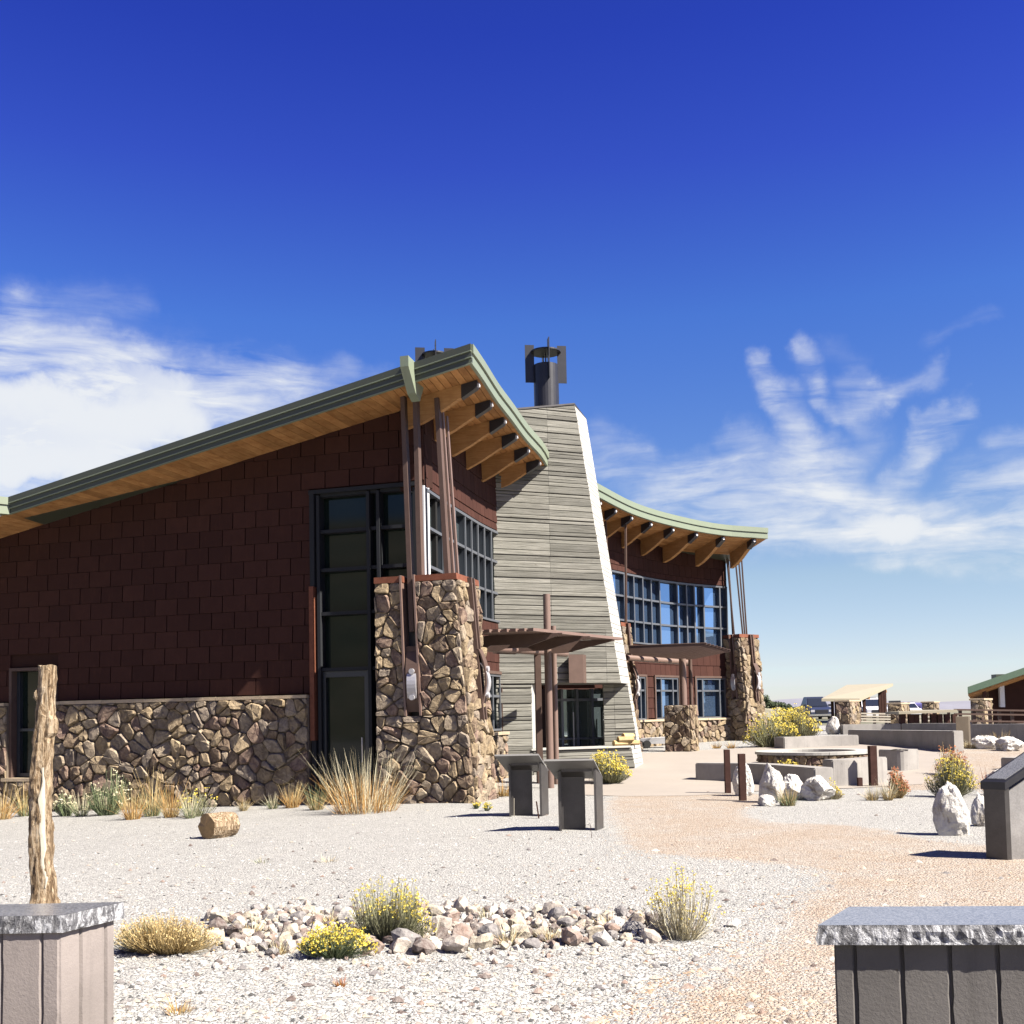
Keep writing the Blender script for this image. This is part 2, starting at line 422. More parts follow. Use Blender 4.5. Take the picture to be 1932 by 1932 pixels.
def mat_glass(name, col, rough=.03, spec=1.0):
    t, b = new_mat(name); p = pos(t)
    n = t.noise(p, 1.2, 2, .5)
    b.inputs['Base Color'].default_value = (*col, 1); b.inputs['Roughness'].default_value = rough
    b.inputs['Specular IOR Level'].default_value = spec; b.inputs['IOR'].default_value = 1.6
    bump(t, b, n.outputs[0], .03, .02)
mat_glass('glass_dark', (.007, .012, .010), .05, .22)
mat_glass('glass_sky_tint', (.22, .36, .62), .03, 1.0)  # blue of the mirrored sky painted into the pane tint
MATS['glass_sky_tint'].node_tree.nodes['Principled BSDF'].inputs['Metallic'].default_value = .9
mat_glass('glass', (.22, .28, .30), .03, 1.0)
MATS['glass'].node_tree.nodes['Principled BSDF'].inputs['Metallic'].default_value = .85
mat_glass('windscreen', (.015, .018, .025), .08)

def leafmat(name, a, c2, c3):
    t, b = new_mat(name); r = rand(t); p = pos(t); n = t.noise(p, 6, 3, .6)
    f = t.m('ADD', t.m('MULTIPLY', r, .6), t.m('MULTIPLY', n.outputs[0], .4))
    t.l.new(t.ramp(f, [(.15, a), (.5, c2), (.85, c3)]), b.inputs['Base Color']); b.inputs['Roughness'].default_value = .75
    b.inputs['Specular IOR Level'].default_value = .2
leafmat('sage_stem', (.14, .15, .08), (.30, .30, .17), (.46, .44, .28))
leafmat('yellow_bloom', (.36, .27, .03), (.60, .47, .06), (.72, .60, .16))
leafmat('dry_grass', (.34, .23, .09), (.52, .38, .17), (.66, .54, .30))
leafmat('straw', (.44, .38, .22), (.62, .56, .38), (.70, .66, .5))
leafmat('green_stem', (.09, .13, .06), (.20, .25, .13), (.34, .36, .20))
leafmat('rust_leaf', (.22, .06, .03), (.38, .13, .06), (.46, .22, .10))
leafmat('amber_grass', (.36, .18, .05), (.52, .29, .09), (.62, .40, .16))
leafmat('juniper', (.02, .032, .016), (.045, .065, .03), (.07, .09, .045))
simple('truck_paint', (.035, .045, .085), .3, var=.05)
simple('white_paint', (.70, .71, .74), .3, var=.05)
simple('blue_paint', (.10, .09, .28), .35, var=.05)
simple('tyre', (.02, .02, .02), .9)
simple('chrome', (.6, .6, .62), .2, metal=.9)
simple('hill_rock', (.22, .20, .14), 1, var=.4, nscale=.6, fine=4)
simple('far_mountain', (.20, .20, .24), 1, var=.1, nscale=.001, fine=.01, bstr=0)
simple('tan_roof', (.36, .32, .23), .7, var=.06)

# ------------------------------------------------------------------ object helpers
def tag(o, label=None, cat=None, group=None, kind=None):
    if label: o['label'] = label
    if cat: o['category'] = cat
    if group: o['group'] = group
    if kind: o['kind'] = kind
    return o
def root_loc(o):
    while o.parent: o = o.parent
    return Vector(o.location)
def mesh_data(name, vs, fs, mat, smooth=False):
    me = bpy.data.meshes.new(name)
    me.from_pydata([tuple(v) for v in vs], [], fs)
    if mat: me.materials.append(MATS[mat])
    if smooth: me.polygons.foreach_set('use_smooth', [True] * len(me.polygons))
    me.update()
    return me
def obj(name, vs, fs, mat, parent=None, smooth=False):
    """vertices are in world space; they are moved into the frame of the thing"""
    if parent is not None:
        r = root_loc(parent); vs = [(v[0] - r.x, v[1] - r.y, v[2] - r.z) for v in vs]
    o = bpy.data.objects.new(name, mesh_data(name, vs, fs, mat, smooth)); COL.objects.link(o)
    if parent is not None: o.parent = parent
    return o
def thing(name, loc, label, cat, group=None):
    o = bpy.data.objects.new(name, None); o.empty_display_size = .2; COL.objects.link(o); o.location = loc
    return tag(o, label, cat, group)
def recalc(o):
    import bmesh
    bm = bmesh.new(); bm.from_mesh(o.data); bmesh.ops.recalc_face_normals(bm, faces=bm.faces); bm.to_mesh(o.data); bm.free()
    return o
class MB:
    """mesh collector"""
    def __init__(s): s.v = []; s.f = []
    def add(s, vs, fs):
        k = len(s.v); s.v += [tuple(v) for v in vs]; s.f += [tuple(i + k for i in f) for f in fs]; return s
    def box(s, x0, x1, y0, y1, z0, z1):
        return s.add([(x0, y0, z0), (x1, y0, z0), (x1, y1, z0), (x0, y1, z0), (x0, y0, z1), (x1, y0, z1), (x1, y1, z1), (x0, y1, z1)],
              [(0, 3, 2, 1), (4, 5, 6, 7), (0, 1, 5, 4), (1, 2, 6, 5), (2, 3, 7, 6), (3, 0, 4, 7)])
    def hexa(s, bot, top):
        """bot, top: four points each, same winding (counter-clockwise from above)"""
        return s.add(list(bot) + list(top), [(0, 3, 2, 1), (4, 5, 6, 7), (0, 1, 5, 4), (1, 2, 6, 5), (2, 3, 7, 6), (3, 0, 4, 7)])
    def bar(s, a, b, w, h, upv=(0, 0, 1), w2=None, h2=None):
        a = Vector(a); b = Vector(b); d = (b - a).normalized(); upv = Vector(upv)
        if abs(d.dot(upv)) > .98: upv = Vector((1, 0, 0))
        sd = d.cross(upv).normalized(); u = sd.cross(d).normalized()
        w2 = w if w2 is None else w2; h2 = h if h2 is None else h2
        q = lambda c, ww, hh: [c - sd * ww / 2 - u * hh / 2, c + sd * ww / 2 - u * hh / 2, c + sd * ww / 2 + u * hh / 2, c - sd * ww / 2 + u * hh / 2]
        return s.add(q(a, w, h) + q(b, w2, h2), [(3, 2, 1, 0), (4, 5, 6, 7), (0, 1, 5, 4), (1, 2, 6, 5), (2, 3, 7, 6), (3, 0, 4, 7)])
    def tube(s, a, b, r, n=12, r2=None, cap=True):
        a = Vector(a); b = Vector(b); d = (b - a).normalized(); r2 = r if r2 is None else r2
        x = d.orthogonal().normalized(); y = d.cross(x)
        k = len(s.v)
        for c, rr in ((a, r), (b, r2)):
            for i in range(n):
                t = 2 * math.pi * i / n; s.v.append(tuple(c + x * math.cos(t) * rr + y * math.sin(t) * rr))
        for i in range(n): s.f.append((k + i, k + (i + 1) % n, k + n + (i + 1) % n, k + n + i))
        if cap: s.f.append(tuple(k + i for i in reversed(range(n)))); s.f.append(tuple(k + n + i for i in range(n)))
        return s
    def prism(s, poly, d):
        """planar polygon (list of Vector) extruded by vector d"""
        n = len(poly); d = Vector(d); k = len(s.v)
        s.v += [tuple(p) for p in poly] + [tuple(Vector(p) + d) for p in poly]
        s.f.append(tuple(k + i for i in reversed(range(n)))); s.f.append(tuple(k + n + i for i in range(n)))
        for i in range(n): s.f.append((k + i, k + (i + 1) % n, k + n + (i + 1) % n, k + n + i))
        return s
    def build(s, name, mat, parent=None, smooth=False, fix=True):
        o = obj(name, s.v, s.f, mat, parent, smooth)
        return recalc(o) if fix else o
def copy_tree(o, parent=None):
    c = o.copy(); COL.objects.link(c)
    if parent: c.parent = parent
    for ch in o.children: copy_tree(ch, c)
    return c

# ------------------------------------------------------------------ ground
def smooth_poly(pts, n=8):
    out = []
    k = len(pts)
    for i in range(k):
        p0, p1, p2, p3 = (Vector(pts[(i + j) % k]) for j in (-1, 0, 1, 2))
        for q in range(n):
            t = q / n
            out.append(0.5 * ((2 * p1) + (p2 - p0) * t + (2 * p0 - 5 * p1 + 4 * p2 - p3) * t * t + (3 * p1 - p0 - 3 * p2 + p3) * t ** 3))
    return out
def inside(poly, x, y):
    c = False; j = len(poly) - 1
    for i in range(len(poly)):
        xi, yi = poly[i][0], poly[i][1]; xj, yj = poly[j][0], poly[j][1]
        if (yi > y) != (yj > y) and x < (xj - xi) * (y - yi) / (yj - yi) + xi: c = not c
        j = i
    return c
def grid_ground():
    xs = sorted(set([-40000, -15000, -5000, -2000, -900, -400, -200, -120, -80] + [i * 2.0 for i in range(-30, 41)] + [i * .5 for i in range(-30, 41)] + [120, 200, 400, 900, 2000, 5000, 15000, 40000]))
    ys = sorted(set([-3000, -800, -200, -60, -20] + [i * .5 for i in range(-8, 90)] + [45 + 3 * i for i in range(0, 25)] + [130, 150, 180, 220, 280, 350, 430, 520, 700, 1000, 1500, 2200, 3200, 6000, 12000, 25000, 60000]))
    vs = [(x, y, ghz(x, y)) for y in ys for x in xs]
    n = len(xs)
    fs = [(j * n + i, j * n + i + 1, (j + 1) * n + i + 1, (j + 1) * n + i) for j in range(len(ys) - 1) for i in range(n - 1)]
    o = obj('ground', vs, fs, 'gravel'); o.data.materials.append(MATS['valley'])
    mi = []
    for f in o.data.polygons:
        c = f.center; mi.append(1 if (c.y > 62 or abs(c.x) > 60 or c.y < -15) else 0)
    o.data.polygons.foreach_set('material_index', mi)
    o.data.polygons.foreach_set('use_smooth', [True] * len(mi))
    tag(o, kind='structure')
grid_ground()

import bmesh
def sheet(name, poly, mat, lift, step=.5, jitter=0.0):
    """flat sheet following the ground inside a polygon of (x, y)"""
    bm = bmesh.new()
    pts = [(p[0] + rng.uniform(-jitter, jitter), p[1] + rng.uniform(-jitter, jitter)) for p in poly]
    vs = [bm.verts.new((x, y, 0)) for x, y in pts]
    bm.faces.new(vs)
    x0, x1 = min(p[0] for p in pts), max(p[0] for p in pts); y0, y1 = min(p[1] for p in pts), max(p[1] for p in pts)
    x = math.floor(x0) + step
    while x < x1:
        bmesh.ops.bisect_plane(bm, geom=bm.verts[:] + bm.edges[:] + bm.faces[:], plane_co=(x, 0, 0), plane_no=(1, 0, 0)); x += step
    y = math.floor(y0) + step
    while y < y1:
        bmesh.ops.bisect_plane(bm, geom=bm.verts[:] + bm.edges[:] + bm.faces[:], plane_co=(0, y, 0), plane_no=(0, 1, 0)); y += step
    bmesh.ops.triangulate(bm, faces=[f for f in bm.faces if len(f.verts) > 4])
    for v in bm.verts: v.co.z = ghz(v.co.x, v.co.y) + lift
    bmesh.ops.recalc_face_normals(bm, faces=bm.faces)
    me = bpy.data.meshes.new(name); bm.to_mesh(me); bm.free(); me.materials.append(MATS[mat])
    if me.polygons and me.polygons[0].normal.z < 0: me.flip_normals()
    P = np.array(pts); Q = np.roll(P, -1, 0); D = Q - P; LL = (D ** 2).sum(1) + 1e-9
    at = me.attributes.new('edge', 'FLOAT', 'POINT'); vals = []
    for v in me.vertices:
        c = np.array((v.co.x, v.co.y)); tt = np.clip(((c - P) * D).sum(1) / LL, 0, 1)
        vals.append(min(1.0, float(np.sqrt((((P + D * tt[:, None]) - c) ** 2).sum(1).min())) / 1.0))
    at.data.foreach_set('value', vals)
    for v, e_ in zip(me.vertices, vals):
        v.co.z += (-.003 - lift) * (1 - min(1, e_ * 12)) if mat != 'patio_concrete' else 0
    o = bpy.data.objects.new(name, me); COL.objects.link(o)
    return tag(o, kind='structure')

path_px = [(1080, 2010), (1210, 1870), (1330, 1800), (1398, 1745), (1445, 1705), (1490, 1672), (1500, 1650), (1440, 1636), (1340, 1628), (1220, 1618), (1140, 1600), (1125, 1560), (1120, 1512),
           (1180, 1492), (1330, 1490), (1480, 1500), (1490, 1508), (1440, 1530), (1480, 1548), (1640, 1556), (1760, 1578), (1880, 1590), (2150, 1590), (2300, 1700), (2300, 2050), (1700, 2060)]
path_poly = [(p.x, p.y) for p in (onG(u, v) for u, v in path_px)]
path_s = smooth_poly([(a, b, 0) for a, b in path_poly], 14)
path_s = [(p.x + .10 * noise.noise(Vector((p.x * 2.3, p.y * 2.3, 3))) + .05 * noise.noise(Vector((p.x * 9, p.y * 9, 1))), p.y + .10 * noise.noise(Vector((p.x * 2.1, p.y * 2.1, 8)))) for p in path_s]
sheet('path', path_s, 'red_gravel', .006, step=.25, jitter=.012)
plaza_px = [(1560, 1478), (1700, 1492), (1850, 1492), (2100, 1500), (2300, 1480), (2200, 1420), (1900, 1406), (1850, 1412), (1780, 1412), (1740, 1440), (1600, 1455)]
plaza_poly = [(p.x, p.y) for p in (onG(u, v) for u, v in plaza_px)]
ps = smooth_poly([(a, b, 0) for a, b in plaza_poly], 8)
sheet('plaza_path', [(p.x, p.y) for p in ps], 'red_gravel', .005, step=1.0)
# concrete patio behind the path, in front of the tower and round the seating ring
patio_px = [(1085, 1500), (1180, 1503), (1300, 1502), (1400, 1496), (1470, 1490), (1600, 1488), (1740, 1480), (1760, 1440), (1800, 1415), (1800, 1392), (1500, 1390), (1400, 1412), (1320, 1416), (1205, 1422), (1150, 1436), (1085, 1440)]
patio_poly = [(p.x, p.y) for p in (onG(u, v) for u, v in patio_px)]
sheet('patio', patio_poly, 'patio_concrete', .010, step=1.0)

def pebbles(name, n, region, mat, size, label, seed, reject=None, accept=None):
    r = np.random.RandomState(seed)
    oct_v = np.array([(1, 0, 0), (0, 1, 0), (-1, 0, 0), (0, -1, 0), (0, 0, 1), (0, 0, -.6)], dtype=float)
    oct_f = np.array([(0, 1, 4), (1, 2, 4), (2, 3, 4), (3, 0, 4)])
    V = []; Fc = []; k = 0; tries = 0
    while k < n and tries < n * 6:
        tries += 1
        v = region[2] + (region[3] - region[2]) * (r.rand() ** .62)
        u = region[0] + (region[1] - region[0]) * r.rand()
        p = onG_fast(u, v)
        if accept and not inside(accept, p[0], p[1]):
            if r.rand() > .06: continue
        if reject and inside(reject, p[0], p[1]):
            if r.rand() > .05: continue
        s = size * (.45 + r.rand() ** 3 * 1.5)
        a = r.rand() * 6.28; ca, sa = math.cos(a), math.sin(a)
        q = oct_v * np.array([s * (.8 + .7 * r.rand()), s * (.6 + .4 * r.rand()), s * (.4 + .35 * r.rand())]) * (1 + (r.rand(6, 1) - .5) * .5)
        q = np.stack([q[:, 0] * ca - q[:, 1] * sa + p[0], q[:, 0] * sa + q[:, 1] * ca + p[1], q[:, 2] + p[2] + s * .12], 1)
        V.append(q); Fc.append(oct_f + 6 * k); k += 1
    V = np.concatenate(V); Fc = np.concatenate(Fc)
    me = bpy.data.meshes.new(name); me.vertices.add(len(V)); me.vertices.foreach_set('co', V.ravel())
    me.loops.add(len(Fc) * 3); me.loops.foreach_set('vertex_index', Fc.ravel().astype(np.int32))
    me.polygons.add(len(Fc)); me.polygons.foreach_set('loop_start', np.arange(0, len(Fc) * 3, 3, dtype=np.int32))
    me.update(calc_edges=True); me.validate(); me.materials.append(MATS[mat])
    o = bpy.data.objects.new(name, me); COL.objects.link(o)
    return tag(o, label, 'gravel', kind='stuff')
def onG_fast(u, v):
    d = ray(u, v); t = -EYE / d.z; x, y = d.x * t, d.y * t
    for _ in range(2):
        g = ghz(x, y); t = (g - EYE) / d.z; x, y = d.x * t, d.y * t
    return (x, y, g)
pebbles('gravel_stones', 26000, (-60, 1960, 1530, 1990), 'pebble', .011, 'loose pale grey gravel lying over the open ground', 3, reject=path_s)
pebbles('coarse_gravel', 2600, (-60, 1960, 1490, 1990), 'rock', .022, 'scattered coarser stones and chips lying on the gravel', 9)
pebbles('path_grit', 17000, (1000, 2000, 1500, 1990), 'red_pebble', .009, 'loose reddish grit lying on the curved path', 4, accept=path_s)

# ------------------------------------------------------------------ far land
def far_land():
    vs, fs = [], []
    for i in range(121):
        x = -30000 + 500 * i
        h = 140 + 150 * max(0, noise.noise(Vector((x * .00025, 2.2, 0)))) + 60 * noise.noise(Vector((x * .001, 5, 0)))
        h += 260 * math.exp(-((x - 9200) / 2200.0) ** 2) + 120 * math.exp(-((x - 15500) / 1800.0) ** 2)
        for k, (yy, zz) in enumerate(((30000, -80), (31500, h * .55), (33000, h), (36000, -80))): vs.append((x, yy + 300 * noise.noise(Vector((x * .002, k, 0))), zz))
    for i in range(120):
        for k in range(3):
            a = i * 4 + k; fs.append((a, a + 4, a + 5, a + 1))
    o = obj('far_mountains', vs, fs, 'far_mountain'); tag(recalc(o), kind='structure')
    # rocky juniper hill just behind the right end of the building
    vs, fs = [], []; nx, ny = 46, 16
    for j in range(ny):
        for i in range(nx):
            x = -6 + 44 * i / (nx - 1); y = 92 + 34 * j / (ny - 1)
            u = 966 + 2080 * x / y
            e = math.exp(-((u - 1390) / 95.0) ** 2) * math.sin(math.pi * j / (ny - 1))
            z = ghz(x, y) - .4 + 2.9 * e * (1 + .35 * noise.noise(Vector((x * .4, y * .3, 0)))) + .25 * noise.noise(Vector((x * .9, y * .9, 4)))
            vs.append((x, y, z))
    for j in range(ny - 1):
        for i in range(nx - 1): fs.append((j * nx + i, j * nx + i + 1, (j + 1) * nx + i + 1, (j + 1) * nx + i))
    tag(obj('hill', vs, fs, 'hill_rock', smooth=True), kind='structure')
far_land()
def hills_behind():
    # the wooded range on the near side of the valley, seen only as reflections in the glass
    vs, fs = [], []; nx, ny = 90, 14
    for j in range(ny):
        for i in range(nx):
            a = math.radians(150 + 240 * i / (nx - 1)); r_ = 60 + 900 * (j / (ny - 1)) ** 1.6
            k = j / (ny - 1)
            side = sstep(150, 185, math.degrees(a)) * (1 - sstep(330, 380, math.degrees(a)))
            z = -.5 + side * (150 * k ** 1.2 * (1 + .5 * noise.noise(Vector((math.cos(a) * 2.2, math.sin(a) * 2.2, k)))) + 6 * k * noise.noise(Vector((i * .5, j * .7, 0))))
            vs.append((r_ * math.cos(a), r_ * math.sin(a), z))
    for j in range(ny - 1):
        for i in range(nx - 1): fs.append((j * nx + i, (j + 1) * nx + i, (j + 1) * nx + i + 1, j * nx + i + 1))
    tag(recalc(obj('hills', vs, fs, 'valley', smooth=True)), kind='structure')
hills_behind()

# ------------------------------------------------------------------ masonry and cladding pieces
def clip(poly, nx, ny, c):
    """keep the part of a convex polygon where nx*x + ny*y <= c"""
    out = []
    for i in range(len(poly)):
        p, q = poly[i], poly[(i + 1) % len(poly)]
        dp, dq = nx * p[0] + ny * p[1] - c, nx * q[0] + ny * q[1] - c
        if dp <= 0: out.append(p)
        if (dp < 0 < dq) or (dq < 0 < dp):
            t = dp / (dp - dq); out.append((p[0] + (q[0] - p[0]) * t, p[1] + (q[1] - p[1]) * t))
    return out
def area2(poly):
    return .5 * sum(poly[i][0] * poly[(i + 1) % len(poly)][1] - poly[(i + 1) % len(poly)][0] * poly[i][1] for i in range(len(poly)))
def inset(poly, d):
    """inset a convex ccw polygon"""
    out = poly
    n = len(poly)
    for i in range(n):
        p, q = poly[i], poly[(i + 1) % n]
        dx, dy = q[0] - p[0], q[1] - p[1]; L = math.hypot(dx, dy)
        if L < 1e-6: continue
        nx, ny = dy / L, -dx / L
        out = clip(out, nx, ny, nx * p[0] + ny * p[1] - d)
        if len(out) < 3: return []
    return out
def dedupe(poly, e):
    out = []
    for p in poly:
        if not out or math.hypot(p[0] - out[-1][0], p[1] - out[-1][1]) > e: out.append(p)
    while len(out) > 3 and math.hypot(out[0][0] - out[-1][0], out[0][1] - out[-1][1]) < e: out.pop()
    return out
PIECES = []      # (apparent size, thing key, part, name, verts, faces, material)
def piece(key, parent, name, vs, fs, mat):
    c = Vector((0, 0, 0))
    for v in vs: c += Vector(v)
    c /= len(vs)
    r = max((Vector(v) - c).length for v in vs)
    PIECES.append((r / (c - CAM).length, key, parent, name, vs, fs, mat))
def flush_pieces(limit=300):
    groups = {}
    for p in PIECES: groups.setdefault((p[1], p[3]), []).append(p)
    for (key, name), lst in groups.items():
        lst.sort(key=lambda p: -p[0])
        for p in lst[:limit]: obj(name, p[4], p[5], p[6], p[2])
        rest = {}
        for p in lst[limit:]: rest.setdefault((p[2].name, p[6]), [p[2], MB()])[1].add(p[4], p[5])
        for (pn, mt), (par, mb) in rest.items():
            tag(mb.build(name + 's_beyond' if False else name + '_field', mt, par, fix=False), kind='stuff')
    PIECES.clear()

def stones(key, parent, O, ex, ey, poly, sp=.30, depth=.055, gap=.012, mat='stone', seed=1, skip=.14, long=1.0):
    gap *= .62
    """uneven rubble stones on a plane: Voronoi cells, each one a proud rounded block"""
    r = random.Random(seed); O = Vector(O); ex = Vector(ex); ey = Vector(ey); n = ex.cross(ey).normalized()
    x0, x1 = min(p[0] for p in poly), max(p[0] for p in poly); y0, y1 = min(p[1] for p in poly), max(p[1] for p in poly)
    pts = []
    j = 0; y = y0 - sp
    while y < y1 + sp:
        x = x0 - sp + (sp * .5 if j % 2 else 0)
        while x < x1 + sp:
            if r.random() > skip: pts.append((x + r.uniform(-.55, .55) * sp, y + r.uniform(-.52, .52) * sp * .8))
            if r.random() < .10: pts.append((x + r.uniform(-.6, .6) * sp, y + r.uniform(-.6, .6) * sp * .8))
            x += sp * long
        y += sp * .8; j += 1
    if area2(poly) < 0: poly = poly[::-1]
    for i, p in enumerate(pts):
        cell = list(poly)
        for k, q in enumerate(pts):
            if k == i: continue
            dx, dy = q[0] - p[0], q[1] - p[1]; d2 = dx * dx + dy * dy
            if d2 > (3.2 * sp) ** 2: continue
            cell = clip(cell, dx, dy, (q[0] ** 2 + q[1] ** 2 - p[0] ** 2 - p[1] ** 2) / 2)
            if len(cell) < 3: break
        if len(cell) < 3 or abs(area2(cell)) < .10 * sp * sp: continue
        cell = inset(cell, gap)
        if len(cell) < 3: continue
        cell = dedupe(cell, sp * .12)
        if len(cell) < 3 or area2(cell) < .05 * sp * sp: continue
        d = depth * r.uniform(.55, 1.35)
        cx = sum(c[0] for c in cell) / len(cell); cy = sum(c[1] for c in cell) / len(cell)
        tx, ty = r.uniform(-.30, .30), r.uniform(-.30, .30)
        # cut the corners so that the block looks worn
        ring = []
        m = len(cell)
        for a in range(m):
            pa, pb, pc = cell[a - 1], cell[a], cell[(a + 1) % m]
            for q, w in ((pa, .17), (pc, .17)): ring.append((pb[0] + (q[0] - pb[0]) * w, pb[1] + (q[1] - pb[1]) * w))
        m = len(ring); vs = []
        for (kk, hh, jit) in ((1.0, -.02, 0), (1.0, d * .55, .0), (.86, d, .22)):
            for (a, b) in ring:
                xx, yy = cx + (a - cx) * kk, cy + (b - cy) * kk
                h = hh + (tx * (xx - cx) + ty * (yy - cy) + r.uniform(-jit, jit) * d if jit else 0)
                vs.append(O + ex * xx + ey * yy + n * h)
        vs.append(O + ex * (cx + r.uniform(-.1, .1) * sp) + ey * (cy + r.uniform(-.1, .1) * sp) + n * (d * r.uniform(1.0, 1.35)))
        fs = []
        for ring_i in range(2):
            for a in range(m):
                b = (a + 1) % m; o1, o2 = ring_i * m, (ring_i + 1) * m
                fs.append((o1 + a, o1 + b, o2 + b, o2 + a))
        for a in range(m): fs.append((2 * m + a, 2 * m + (a + 1) % m, 3 * m))
        piece(key, parent, 'stone', vs, fs, mat)

# ------------------------------------------------------------------ plan of the building
dL = Vector((-.956, .292, 0)).normalized()        # along the long facade, away to the left
nL = Vector((-dL.y, dL.x, 0))                      # outward of the long facade
if nL.y > 0: nL = -nL
WC = Vector((-1.7, 21.9, 0))                       # corner of the two facades
A = Vector((-.64, 20.3, 0))                        # high roof corner
def tL(u, v):
    p = onV(u, v, WC, dL); return (p - WC).dot(dL), p.z
def ptL(t, z, off=0.0): return WC + dL * t + nL * off + Vector((0, 0, z))

def spline(pts, n=12):
    out = []; P = [Vector(p) for p in pts]; P = [P[0] * 2 - P[1]] + P + [P[-1] * 2 - P[-2]]
    for i in range(1, len(P) - 2):
        for q in range(n):
            t = q / n; p0, p1, p2, p3 = P[i - 1:i + 3]
            out.append(.5 * ((2 * p1) + (p2 - p0) * t + (2 * p0 - 5 * p1 + 4 * p2 - p3) * t * t + (3 * p1 - p0 - 3 * p2 + p3) * t ** 3))
    out.append(P[-2]); return out
class Curve:
    def __init__(s, pts):
        s.p = spline(pts); s.s = [0]
        for a, b in zip(s.p, s.p[1:]): s.s.append(s.s[-1] + math.hypot(b.x - a.x, b.y - a.y))
        s.L = s.s[-1]
    def at(s, q):
        q = min(max(q, 0), s.L - 1e-6)
        i = 0
        while s.s[i + 1] < q: i += 1
        t = (q - s.s[i]) / (s.s[i + 1] - s.s[i]); p = s.p[i].lerp(s.p[i + 1], t)
        a, b = s.p[max(0, i - 3)], s.p[min(len(s.p) - 1, i + 4)]
        d = Vector((b.x - a.x, b.y - a.y, 0)).normalized()
        return p, d, Vector((d.y, -d.x, 0))
    def atu(s, u):
        """arc length at which the curve passes image column u (horizon level)"""
        best = None
        for k in range(401):
            q = s.L * k / 400; p = s.at(q)[0]
            e = abs(p.x / p.y - (u - 966) / 2080)
            if best is None or e < best[0]: best = (e, q)
        return best[1]
wall = Curve([(-1.7, 21.9, 0), (-1.09, 24.6, 0), (-.32, 27.4, 0), (1.45, 32.0, 0), (3.79, 36.0, 0), (5.8, 38.7, 0), (7.98, 40.5, 0)])
eave = Curve([(-.64, 20.3, 8.58), (-.45, 21.2, 8.55), (-.18, 22.6, 8.50), (.11, 23.9, 8.47), (.45, 25.5, 8.43), (.84, 27.0, 8.39), (1.25, 28.8, 8.33), (2.45, 31.2, 8.25), (3.95, 34.1, 8.17),
              (5.55, 36.05, 8.10), (7.2, 37.4, 8.03), (9.0, 38.15, 7.99)])
SLOPE = .198
FH = .36                                            # depth of the fascia
sT0, sT1 = wall.atu(944), wall.atu(1150)            # where the tower meets the curve
HEAD, TR1, TR2, SILL = 6.18, 5.47, 4.68, 4.0

VC = thing('visitor_centre', (-1.5, 24, 0), 'rust-clad building with sweeping green roof, stone piers and tall grey board tower', 'building')
def cslab(mb, cv, s0, s1, z0, z1, o0, o1, step=.6):
    n = max(1, int(math.ceil((s1 - s0) / step)))
    for i in range(n):
        a, b = s0 + (s1 - s0) * i / n, s0 + (s1 - s0) * (i + 1) / n
        (p, d, nn), (q, e, mm) = cv.at(a), cv.at(b); p = Vector((p.x, p.y, 0)); q = Vector((q.x, q.y, 0))
        bot = [p + nn * o1, q + mm * o1, q + mm * o0, p + nn * o0]
        mb.hexa([v + Vector((0, 0, z0)) for v in bot], [v + Vector((0, 0, z1)) for v in bot])
    return mb

# --- roof
def rp(s, w, dz):
    p, d, n = eave.at(s)
    if s < 1.5: n = (-dL).lerp(n, s / 1.5).normalized()
    return Vector((p.x - n.x * w, p.y - n.y * w, p.z - w * SLOPE + dz))
NS = 44
def roof_sheet(name, w0, w1, dz, mat, th, s0=0.0, nw=2):
    vs, fs = [], []
    for i in range(NS + 1):
        for k in range(nw + 1):
            vs.append(rp(s0 + (eave.L - s0) * i / NS, w0 + (w1 - w0) * k / nw, dz))
    m = nw + 1
    for i in range(NS):
        for k in range(nw): fs.append((i * m + k, i * m + k + 1, (i + 1) * m + k + 1, (i + 1) * m + k))
    nb = len(vs); vs2 = [v - Vector((0, 0, th)) for v in vs]
    fs2 = [tuple(reversed([a + nb for a in f])) for f in fs]
    side = []
    for k in range(nw): side += [(k, k + 1, nb + k + 1, nb + k), (NS * m + k, NS * m + k + 1, nb + NS * m + k + 1, nb + NS * m + k)]
    for i in range(NS): side += [(i * m, (i + 1) * m, nb + (i + 1) * m, nb + i * m), (i * m + nw, (i + 1) * m + nw, nb + (i + 1) * m + nw, nb + i * m + nw)]
    return recalc(obj(name, vs + vs2, fs + fs2 + side, mat, VC))
roof = roof_sheet('roof', .03, 10.45, -.012, 'green_metal', .30, .03)
# fascia along the curved eave: two bands with a dark joint, paler green for the sun on it
for (z0, z1, o, mt) in ((-.17, 0, .035, 'green_trim_lit'), (-FH, -.178, .0, 'green_trim_lit')):
    vs, fs = [], []
    for i in range(NS + 1):
        s = eave.L * i / NS
        a = rp(s, -o, 0); b = rp(s, .06, 0)
        vs += [a + Vector((0, 0, z1)), a + Vector((0, 0, z0)), b + Vector((0, 0, z0)), b + Vector((0, 0, z1))]
    for i in range(NS):
        k = 4 * i
        for a in range(4): fs.append((k + a, k + (a + 1) % 4, k + 4 + (a + 1) % 4, k + 4 + a))
    fs += [(0, 1, 2, 3), (4 * NS + 3, 4 * NS + 2, 4 * NS + 1, 4 * NS)]
    recalc(obj('eave_fascia', vs, fs, mt, VC))
